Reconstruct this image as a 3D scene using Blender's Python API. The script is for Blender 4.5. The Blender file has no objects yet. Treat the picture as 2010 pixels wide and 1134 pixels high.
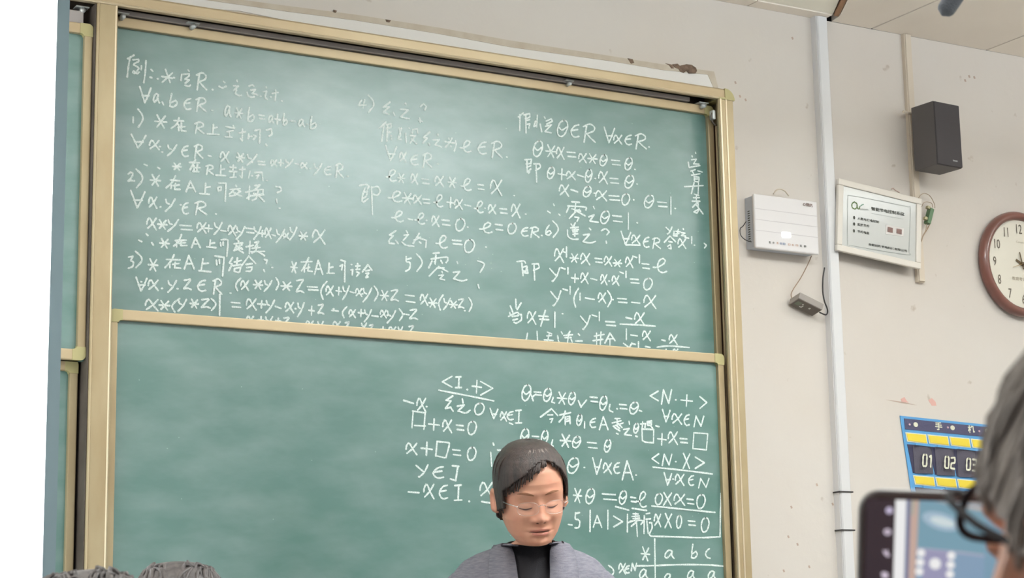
import bpy, bmesh, math, random
import numpy as np
from mathutils import Vector, Matrix, Quaternion
random.seed(7); RNG = np.random.default_rng(7)
C = bpy.context.scene.collection
R = math.radians
# ---------------------------------------------------------------- camera, world, lights, exposure
# Room axes: x to the right along the front wall, y into the front wall (its face is y = 0), z up, metres.
YAW, PITCH, ROLL, FPX = R(30.11), R(10.70), R(-1.06), 3781.0
D, CZ = 4.8, 1.15
CAM = np.array([0.0, -D, CZ])
_f = np.array([math.sin(YAW)*math.cos(PITCH), math.cos(YAW)*math.cos(PITCH), math.sin(PITCH)])
_r = np.array([math.cos(YAW), -math.sin(YAW), 0.0]); _u = np.cross(_r, _f)
_r, _u = math.cos(ROLL)*_r+math.sin(ROLL)*_u, -math.sin(ROLL)*_r+math.cos(ROLL)*_u
cd = bpy.data.cameras.new('camera'); cam = bpy.data.objects.new('camera', cd); C.objects.link(cam)
cd.sensor_width = 36.0; cd.lens = FPX/2010*36.0; cd.clip_start = 0.05
cam.matrix_world = Matrix(((_r[0], _u[0], -_f[0], CAM[0]), (_r[1], _u[1], -_f[1], CAM[1]), (_r[2], _u[2], -_f[2], CAM[2]), (0, 0, 0, 1)))
cd.dof.use_dof = True; cd.dof.focus_distance = 5.5; cd.dof.aperture_fstop = 15.0
S = bpy.context.scene; S.camera = cam
S.view_settings.view_transform = 'Standard'; S.view_settings.look = 'None'
S.view_settings.exposure = -0.66; S.view_settings.gamma = 1.0; S.view_settings.use_curve_mapping = False
S.cycles.use_denoising = True
W = bpy.data.worlds.new('world'); S.world = W; W.use_nodes = True
W.node_tree.nodes['Background'].inputs[0].default_value = (0.82, 0.92, 1.0, 1)
W.node_tree.nodes['Background'].inputs[1].default_value = .54

def area(name, loc, rot, sx, sy, power, col=(.84, .94, 1)):
    l = bpy.data.lights.new(name, 'AREA'); l.shape = 'RECTANGLE'; l.size = sx; l.size_y = sy; l.energy = power; l.color = col
    o = bpy.data.objects.new(name, l); C.objects.link(o); o.location = loc; o.rotation_euler = rot; return o
for _x, _y, _p in ((3.12, -1.95, 64), (5.35, -1.95, 16), (.15, -1.95, 8), (2.75, -4.9, 5), (5.35, -4.9, 5)):
    area('ceiling_tube_light', (_x, _y, 3.13), (0, 0, 0), 1.3, .45, _p)
    area('added_uplight', (_x, _y, 2.84), (math.pi, 0, 0), 1.3, .30, 112)  # unseen lamp facing up, added to brighten the ceiling
area('rear_window_daylight', (4.7, -8.3, 1.95), (math.pi/2, 0, 0), 2.6, 1.7, 40, (.92, .97, 1))

def ray(px, py):
    return _f + (px-1005.0)/FPX*_r - (py-567.0)/FPX*_u
def U(px, py, y=0.0):            # the room point of a photograph feature that lies in the plane at depth y
    d = ray(px, py); return CAM + d*((y-CAM[1])/d[1])
def UZ(px, py, z):
    d = ray(px, py); return CAM + d*((z-CAM[2])/d[2])
def UD(px, py, dist):            # at a distance along the view axis
    return CAM + ray(px, py)*dist

# ---------------------------------------------------------------- materials
def lin(c):
    return tuple((v/255/12.92 if v/255 <= .04045 else ((v/255+.055)/1.055)**2.4) for v in c)
MATS = {}
def mat(name, rgb, rough=.6, metal=0.0, var=None, vs=6.0, bump=0.0, bs=60.0, emit=0.0, spec=.5, stretch=None, rvar=0.0, alpha=1.0, coat=0.0):
    m = bpy.data.materials.new(name); m.use_nodes = True; nt = m.node_tree; n = nt.nodes; L = nt.links
    p = n['Principled BSDF']; c = lin(rgb) + (1,)
    p.inputs['Base Color'].default_value = c; p.inputs['Roughness'].default_value = rough
    p.inputs['Metallic'].default_value = metal; p.inputs['Specular IOR Level'].default_value = spec
    p.inputs['Coat Weight'].default_value = coat
    if alpha < 1: p.inputs['Alpha'].default_value = alpha
    if emit: p.inputs['Emission Color'].default_value = c; p.inputs['Emission Strength'].default_value = emit
    tc = n.new('ShaderNodeTexCoord'); mp = n.new('ShaderNodeMapping'); L.new(tc.outputs['Object'], mp.inputs[0])
    if stretch: mp.inputs['Scale'].default_value = stretch
    if var:
        t = n.new('ShaderNodeTexNoise'); t.inputs['Scale'].default_value = vs; t.inputs['Detail'].default_value = 6
        L.new(mp.outputs[0], t.inputs[0]); r = n.new('ShaderNodeValToRGB')
        r.color_ramp.elements[0].position = .35; r.color_ramp.elements[1].position = .68
        r.color_ramp.elements[0].color = c; r.color_ramp.elements[1].color = lin(var) + (1,)
        L.new(t.outputs[0], r.inputs[0]); L.new(r.outputs[0], p.inputs['Base Color'])
        if rvar:
            mr = n.new('ShaderNodeMapRange'); mr.inputs['To Min'].default_value = rough; mr.inputs['To Max'].default_value = rough+rvar
            L.new(t.outputs[0], mr.inputs[0]); L.new(mr.outputs[0], p.inputs['Roughness'])
    if bump:
        t2 = n.new('ShaderNodeTexNoise'); t2.inputs['Scale'].default_value = bs; t2.inputs['Detail'].default_value = 4
        L.new(mp.outputs[0], t2.inputs[0]); b = n.new('ShaderNodeBump'); b.inputs['Strength'].default_value = bump
        b.inputs['Distance'].default_value = .004; L.new(t2.outputs[0], b.inputs['Height']); L.new(b.outputs[0], p.inputs['Normal'])
    MATS[name] = m; return m

def wall_mat():
    m = mat('painted plaster', (214, 207, 200), .75, var=(209, 199, 189), vs=1.1, bump=.25, bs=25)
    nt = m.node_tree; n = nt.nodes; L = nt.links; p = n['Principled BSDF']
    src = p.inputs['Base Color'].links[0].from_socket
    tc = n.new('ShaderNodeTexCoord')
    t = n.new('ShaderNodeTexNoise'); t.inputs['Scale'].default_value = 17; t.inputs['Detail'].default_value = 3
    L.new(tc.outputs['Object'], t.inputs[0])
    r = n.new('ShaderNodeValToRGB'); r.color_ramp.elements[0].position = .70; r.color_ramp.elements[1].position = .76
    r.color_ramp.elements[1].color = (.55, .55, .55, 1)
    L.new(t.outputs[0], r.inputs[0])
    mx = n.new('ShaderNodeMixRGB'); mx.inputs[2].default_value = lin((168, 150, 132)) + (1,)
    L.new(r.outputs[0], mx.inputs[0]); L.new(src, mx.inputs[1]); L.new(mx.outputs[0], p.inputs['Base Color'])
    return m
def board_mat(name, c0, c1):
    # green enamel with wiped chalk dust: broad cloudy smears, streaked along the board
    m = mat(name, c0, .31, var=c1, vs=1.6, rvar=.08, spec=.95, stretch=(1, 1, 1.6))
    nt = m.node_tree; n = nt.nodes; L = nt.links; p = n['Principled BSDF']
    src = p.inputs['Base Color'].links[0].from_socket
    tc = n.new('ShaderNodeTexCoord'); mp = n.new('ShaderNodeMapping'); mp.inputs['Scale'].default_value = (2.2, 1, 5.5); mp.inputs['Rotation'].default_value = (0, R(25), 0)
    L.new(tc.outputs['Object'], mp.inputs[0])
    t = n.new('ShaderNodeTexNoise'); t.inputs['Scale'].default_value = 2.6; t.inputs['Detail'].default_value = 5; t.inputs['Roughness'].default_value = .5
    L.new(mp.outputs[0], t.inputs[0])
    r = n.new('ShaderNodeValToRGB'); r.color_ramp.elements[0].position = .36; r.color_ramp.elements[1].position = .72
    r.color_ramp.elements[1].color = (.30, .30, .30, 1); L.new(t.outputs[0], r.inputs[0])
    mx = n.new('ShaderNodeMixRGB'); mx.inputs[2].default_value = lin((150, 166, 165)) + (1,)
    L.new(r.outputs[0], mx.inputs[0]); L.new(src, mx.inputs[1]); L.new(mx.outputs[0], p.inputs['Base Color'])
    return m
def chalk_mat():
    m = mat('chalk', (232, 240, 234), .95, spec=.1)
    nt = m.node_tree; n = nt.nodes; L = nt.links; p = n['Principled BSDF']
    tc = n.new('ShaderNodeTexCoord'); t = n.new('ShaderNodeTexNoise'); t.inputs['Scale'].default_value = 420; t.inputs['Detail'].default_value = 2
    L.new(tc.outputs['Object'], t.inputs[0]); r = n.new('ShaderNodeValToRGB')
    r.color_ramp.elements[0].position = .30; r.color_ramp.elements[1].position = .55
    r.color_ramp.elements[0].color = lin((176, 200, 193)) + (1,); r.color_ramp.elements[1].color = lin((242, 248, 245)) + (1,)
    L.new(t.outputs[0], r.inputs[0]); L.new(r.outputs[0], p.inputs['Base Color']); return m
M_WALL = wall_mat()
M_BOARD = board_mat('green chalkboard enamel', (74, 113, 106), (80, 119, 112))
M_CHALK = chalk_mat()
M_CEIL = mat('ceiling panel', (240, 229, 216), .8, var=(233, 221, 207), vs=2)
M_CEILW = mat('pale ceiling panel', (247, 241, 226), .8)
M_FLOOR = mat('terrazzo floor', (160, 158, 154), .5, var=(140, 138, 132), vs=30)
M_GOLD = mat('champagne aluminium', (176, 159, 126), .42, metal=.3, var=(164, 144, 110), vs=14, stretch=(1, 1, .3), bump=.05)
M_GOLDH = mat('champagne aluminium rail', (190, 171, 138), .42, metal=.3, var=(178, 157, 124), vs=10, stretch=(.3, 1, 1))
M_RIB = mat('bright aluminium bead', (222, 204, 174), .36, metal=.5)
M_OLIVE = mat('olive plastic corner', (176, 166, 118), .5)
M_DARK = mat('dark steel recess', (104, 95, 88), .6, metal=.2, var=(84, 76, 70), vs=12)
M_GREY = mat('grey steel track', (172, 165, 163), .5, metal=.2)
M_STEEL = mat('white metal bracket', (210, 214, 214), .35, metal=.4)
M_WHITE = mat('white plastic', (226, 221, 220), .5)
M_PVC = mat('white pvc', (222, 220, 220), .38)
M_BEIGE = mat('beige painted pvc', (210, 196, 178), .6)
M_SIDE = mat('grey plastic side', (190, 195, 205), .5)
M_BLACK = mat('black plastic', (42, 38, 38), .5)
M_INK = mat('dark print', (70, 72, 66), .7)
M_SPKF = mat('black speaker cloth', (66, 62, 64), .85, bump=.4, bs=600)
M_SPKS = mat('grey black speaker vinyl', (84, 79, 78), .6)
M_PLASTER = mat('fresh white plaster', (236, 232, 228), .8, bump=.3, bs=30)
M_LINE = mat('beige paint edge', (203, 192, 176), .8, var=(190, 176, 158), vs=20)
M_CHIP = mat('chipped brown plaster', (128, 106, 90), .95, var=(90, 74, 62), vs=60, bump=.8, bs=90)
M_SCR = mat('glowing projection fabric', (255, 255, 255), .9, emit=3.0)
M_BORD = mat('slate screen border', (112, 130, 138), .7)

# ---------------------------------------------------------------- object helpers
def link(name, me, m, parent=None, smooth=False):
    o = bpy.data.objects.new(name, me); C.objects.link(o)
    if m is not None:
        for k in (m if isinstance(m, (list, tuple)) else [m]): me.materials.append(k)
    if smooth:
        me.polygons.foreach_set('use_smooth', [True]*len(me.polygons))
    if parent is not None:
        o.parent = parent; o.matrix_parent_inverse = parent.matrix_world.inverted() if False else Matrix.Translation(-parent.location)
    return o
def mesh(name, V, F, m, parent=None, smooth=False):
    me = bpy.data.meshes.new(name); me.from_pydata([tuple(map(float, v)) for v in V], [], F); me.validate(); me.update()
    return link(name, me, m, parent, smooth)
def bmobj(name, bm, m, parent=None, smooth=False):
    me = bpy.data.meshes.new(name); bm.to_mesh(me); bm.free(); return link(name, me, m, parent, smooth)
def thing(name, label, cat, loc, group=None):
    o = bpy.data.objects.new(name, None); C.objects.link(o); o.location = tuple(map(float, loc)); o.empty_display_size = .05
    o['label'] = label; o['category'] = cat
    if group: o['group'] = group
    return o
def tag(o, label, cat, group=None):
    o['label'] = label; o['category'] = cat
    if group: o['group'] = group
    return o
def struct(o): o['kind'] = 'structure'; return o
def boxv(bm, lo, hi, M=None):
    x0, y0, z0 = lo; x1, y1, z1 = hi
    P = [(x0, y0, z0), (x1, y0, z0), (x1, y1, z0), (x0, y1, z0), (x0, y0, z1), (x1, y0, z1), (x1, y1, z1), (x0, y1, z1)]
    vs = [bm.verts.new(M @ Vector(p) if M else p) for p in P]
    for f in ((0, 3, 2, 1), (4, 5, 6, 7), (0, 1, 5, 4), (1, 2, 6, 5), (2, 3, 7, 6), (3, 0, 4, 7)): bm.faces.new([vs[i] for i in f])
def bevel(bm, w, seg=2):
    if w > 0: bmesh.ops.bevel(bm, geom=bm.edges[:], offset=w, segments=seg, profile=.6, affect='EDGES', clamp_overlap=True)
def box(name, lo, hi, m, parent=None, bev=.001, M=None, seg=2):
    lo, hi = [min(a, b) for a, b in zip(lo, hi)], [max(a, b) for a, b in zip(lo, hi)]
    bm = bmesh.new(); boxv(bm, lo, hi, M); bevel(bm, bev, seg); return bmobj(name, bm, m, parent)
def extrude(name, prof, axis, a, b, m, parent=None, smooth=False):
    """prof: 2D points; axis 'z': (x,y) swept from z=a to b; axis 'x': (y,z) swept from x=a to b; axis 'y': (x,z)"""
    def P(p, t): return {'z': (p[0], p[1], t), 'x': (t, p[0], p[1]), 'y': (p[0], t, p[1])}[axis]
    n = len(prof); V = [P(p, a) for p in prof] + [P(p, b) for p in prof]
    F = [(i, (i+1) % n, n+(i+1) % n, n+i) for i in range(n)] + [tuple(range(n))[::-1], tuple(range(n, 2*n))]
    o = mesh(name, V, F, m, parent); bm = bmesh.new(); bm.from_mesh(o.data); bmesh.ops.recalc_face_normals(bm, faces=bm.faces); bm.to_mesh(o.data); bm.free(); return o
def crom(P, k=5):
    P = [np.array(p, float) for p in P]
    if len(P) < 3: return P
    out = []
    Q = [2*P[0]-P[1]] + P + [2*P[-1]-P[-2]]
    for i in range(1, len(Q)-2):
        p0, p1, p2, p3 = Q[i-1:i+3]
        for j in range(k):
            t = j/k
            out.append(.5*((2*p1)+(p2-p0)*t+(2*p0-5*p1+4*p2-p3)*t*t+(3*p1-p0-3*p2+p3)*t**3))
    out.append(P[-1]); return out
def tube_geo(P, rad, seg=8, V=None, F=None):
    """tapered tube through points P with radii rad (list or number); appended to V, F"""
    V = [] if V is None else V; F = [] if F is None else F
    P = [np.array(p, float) for p in P]; n = len(P)
    rad = [rad]*n if np.isscalar(rad) else list(rad)
    up = np.array([0, 0, 1.0]); base = len(V); prev = None
    for i in range(n):
        t = P[min(i+1, n-1)]-P[max(i-1, 0)]; t = t/(np.linalg.norm(t)+1e-12)
        if prev is None:
            a = np.cross(t, up)
            if np.linalg.norm(a) < 1e-3: a = np.cross(t, np.array([1.0, 0, 0]))
        else: a = prev - t*(prev@t)
        a = a/(np.linalg.norm(a)+1e-12); prev = a; b = np.cross(t, a)
        for k in range(seg):
            th = 2*math.pi*k/seg; V.append(P[i]+rad[i]*(math.cos(th)*a+math.sin(th)*b))
    for i in range(n-1):
        for k in range(seg):
            F.append((base+i*seg+k, base+i*seg+(k+1) % seg, base+(i+1)*seg+(k+1) % seg, base+(i+1)*seg+k))
    F.append(tuple(base+k for k in range(seg))[::-1]); F.append(tuple(base+(n-1)*seg+k for k in range(seg)))
    return V, F
def tube(name, P, rad, m, parent=None, seg=8, smooth=True, curve=0):
    if curve: P = crom(P, curve)
    V, F = tube_geo(P, rad, seg); return mesh(name, V, F, m, parent, smooth)
def ribbons(name, strokes, w, y, m, parent=None, th=.0006):
    """strokes: lists of (x,z) points on a plane facing -y at depth y; flat strokes of width w with round ends"""
    V = []; F = []; th0 = th; L = []
    for s in strokes:      # break strokes at sharp turns so the corners stay crisp
        s = [np.array(p, float) for p in s]; c = [s[0]]
        for i in range(1, len(s)):
            c.append(s[i])
            if 0 < i < len(s)-1:
                a, b = s[i]-s[i-1], s[i+1]-s[i]
                if a@b < .12*np.linalg.norm(a)*np.linalg.norm(b): L.append(c); c = [s[i]]
        L.append(c)
    for si, s in enumerate(L):
        th = th0+.00004*(si % 23)
        if len(s) == 1: s = [s[0]-np.array([w*.25, 0]), s[0]+np.array([w*.25, 0])]
        P = crom(s, 5)
        Q = [P[0]]
        for p in P[1:]:
            if np.linalg.norm(p-Q[-1]) > w*.15: Q.append(p)
        if len(Q) < 2: Q.append(Q[0]+np.array([w*.3, 0]))
        P = Q; n = len(P); base = len(V); ph = random.random()*6
        for i in range(n):
            t = P[min(i+1, n-1)]-P[max(i-1, 0)]; t = t/(np.linalg.norm(t)+1e-12); nn = np.array([-t[1], t[0]])
            ww = w*.5*(1+.16*math.sin(ph+i*1.3))
            for q in (P[i]+nn*ww, P[i]-nn*ww): V.append((q[0], y-th, q[1]))
        for i in range(n-1):
            a = base+2*i; F.append((a, a+1, a+3, a+2))
        for e, sgn in ((0, -1), (n-1, 1)):
            t = (P[1]-P[0]) if e == 0 else (P[-1]-P[-2]); t = t/(np.linalg.norm(t)+1e-12)*sgn; nn = np.array([-t[1], t[0]])
            c = []
            for k in range(1, 4):
                a = math.pi*k/4; q = P[e]+w*.48*(nn*math.cos(a)*1.0+t*math.sin(a)); c.append(len(V)); V.append((q[0], y-th, q[1]))
            i0, i1 = base+2*e, base+2*e+1
            F.append((i0, *c, i1) if sgn > 0 else (i1, *c, i0))
    return mesh(name, V, F, m, parent)
def rect_px(c, y):
    """in-plane rectangle (centre, half sizes, angle) measured from four photo corners TL TR BR BL"""
    P = [U(px, py, y) for px, py in c]; cen = sum(P)/4
    ex = (P[1]+P[2]-P[0]-P[3])/4; ez = (P[0]+P[1]-P[2]-P[3])/4
    ang = math.atan2(ex[2], ex[0]); ang2 = math.atan2(-ez[0], ez[2]); a = (ang+ang2)/2
    return cen, np.linalg.norm(ex), np.linalg.norm(ez), a
FONTC = {}
def text(name, s, o, ux, uz, m, parent=None, y=None, th=.0008, bold=0.0):
    """string drawn as flat lettering: starts at 3D point o (baseline), spans vector ux, cap height vector uz"""
    cu = bpy.data.curves.new('t', 'FONT'); cu.body = s; cu.size = 1; cu.resolution_u = 2; cu.offset = bold
    t = bpy.data.objects.new('t', cu); C.objects.link(t); bpy.context.view_layer.update()
    me = bpy.data.meshes.new_from_object(t.evaluated_get(bpy.context.evaluated_depsgraph_get())); bpy.data.objects.remove(t)
    if not len(me.vertices): return None
    co = np.array([v.co[:] for v in me.vertices]); lo, hi = co.min(0), co.max(0)
    ux, uz, o = map(lambda v: np.array(v, float), (ux, uz, o)); nrm = np.cross(ux, uz); nrm /= np.linalg.norm(nrm)
    for v, c in zip(me.vertices, co):
        v.co = o+ux*(c[0]-lo[0])/(hi[0]-lo[0])+uz*(c[1]-lo[1])/(hi[1]-lo[1])+nrm*th
    me.name = name
    return link(name, me, m, parent)
# ---------------------------------------------------------------- the handwriting
# glyphs as pen strokes in a 0..100 box (x right, y down)
GL = {
'x': "2,54 6,28 22,4 38,12 62,54 97,100;96,4 58,50 10,88",
'X': "10,0 90,100;95,5 50,50 5,100",
'v': "0,5 35,35 60,55;100,0 70,60 30,100 20,98",
'y': "12,5 22,32 45,42;98,2 60,55 8,98",
'z': "10,12 75,4 85,12 12,80 8,90 55,84 98,96",
'e': "0,62 30,62 75,38 88,14 70,0 45,14 32,50 42,88 70,100 98,92",
'q': "60,0 28,14 6,52 10,88 38,100 68,84 92,45 86,10 60,0;18,44 45,60 84,42",
'0': "55,0 20,14 4,52 14,90 40,100 74,84 95,42 82,8 55,0",
'A': "45,0 0,100;45,0 62,30 100,100;14,62 82,62",
'E': "92,6 45,16 8,52 18,84 48,100 94,94;12,50 80,42",
'R': "32,8 12,100;6,14 55,0 92,16 86,38 24,55;36,54 60,74 100,100",
'V': "0,2 28,60 45,98;100,10 72,60 45,98;22,56 82,56",
'a': "82,14 48,2 16,30 4,72 22,92 58,62 80,16;80,16 76,60 100,98",
'b': "26,0 10,50 5,96 50,98 90,74 72,50 18,68",
'c': "75,0 25,25 5,55 30,88 90,100",
'=': "0,8 92,20;10,80 100,92",
'+': "0,45 100,55;52,0 46,100",
'-': "0,0 100,100",
'.': "50,50",
'(': "90,0 35,30 12,62 40,100",
')': "15,0 75,30 85,60 20,100",
'*': "18,0 78,100;88,8 18,92;0,48 100,54",
'1': "50,0 45,100",
'N': "25,5 8,100;25,5 68,95;68,95 92,5",
'I': "10,4 92,0;60,2 52,98;5,98 98,96",
'<': "95,0 5,50 95,100",
'>': "5,0 95,50 5,100",
'|': "55,0 45,100",
'2': "5,20 45,0 75,15 60,50 5,95 50,88 100,92",
'3': "10,10 75,4 40,38 80,50 70,85 5,100",
'4': "40,5 0,68 98,64;78,0 60,100",
'5': "15,0 12,40 60,45 90,62 70,95 5,98;15,5 85,0",
'6': "60,0 15,45 5,88 50,100 92,75 60,55 15,80",
}
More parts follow.
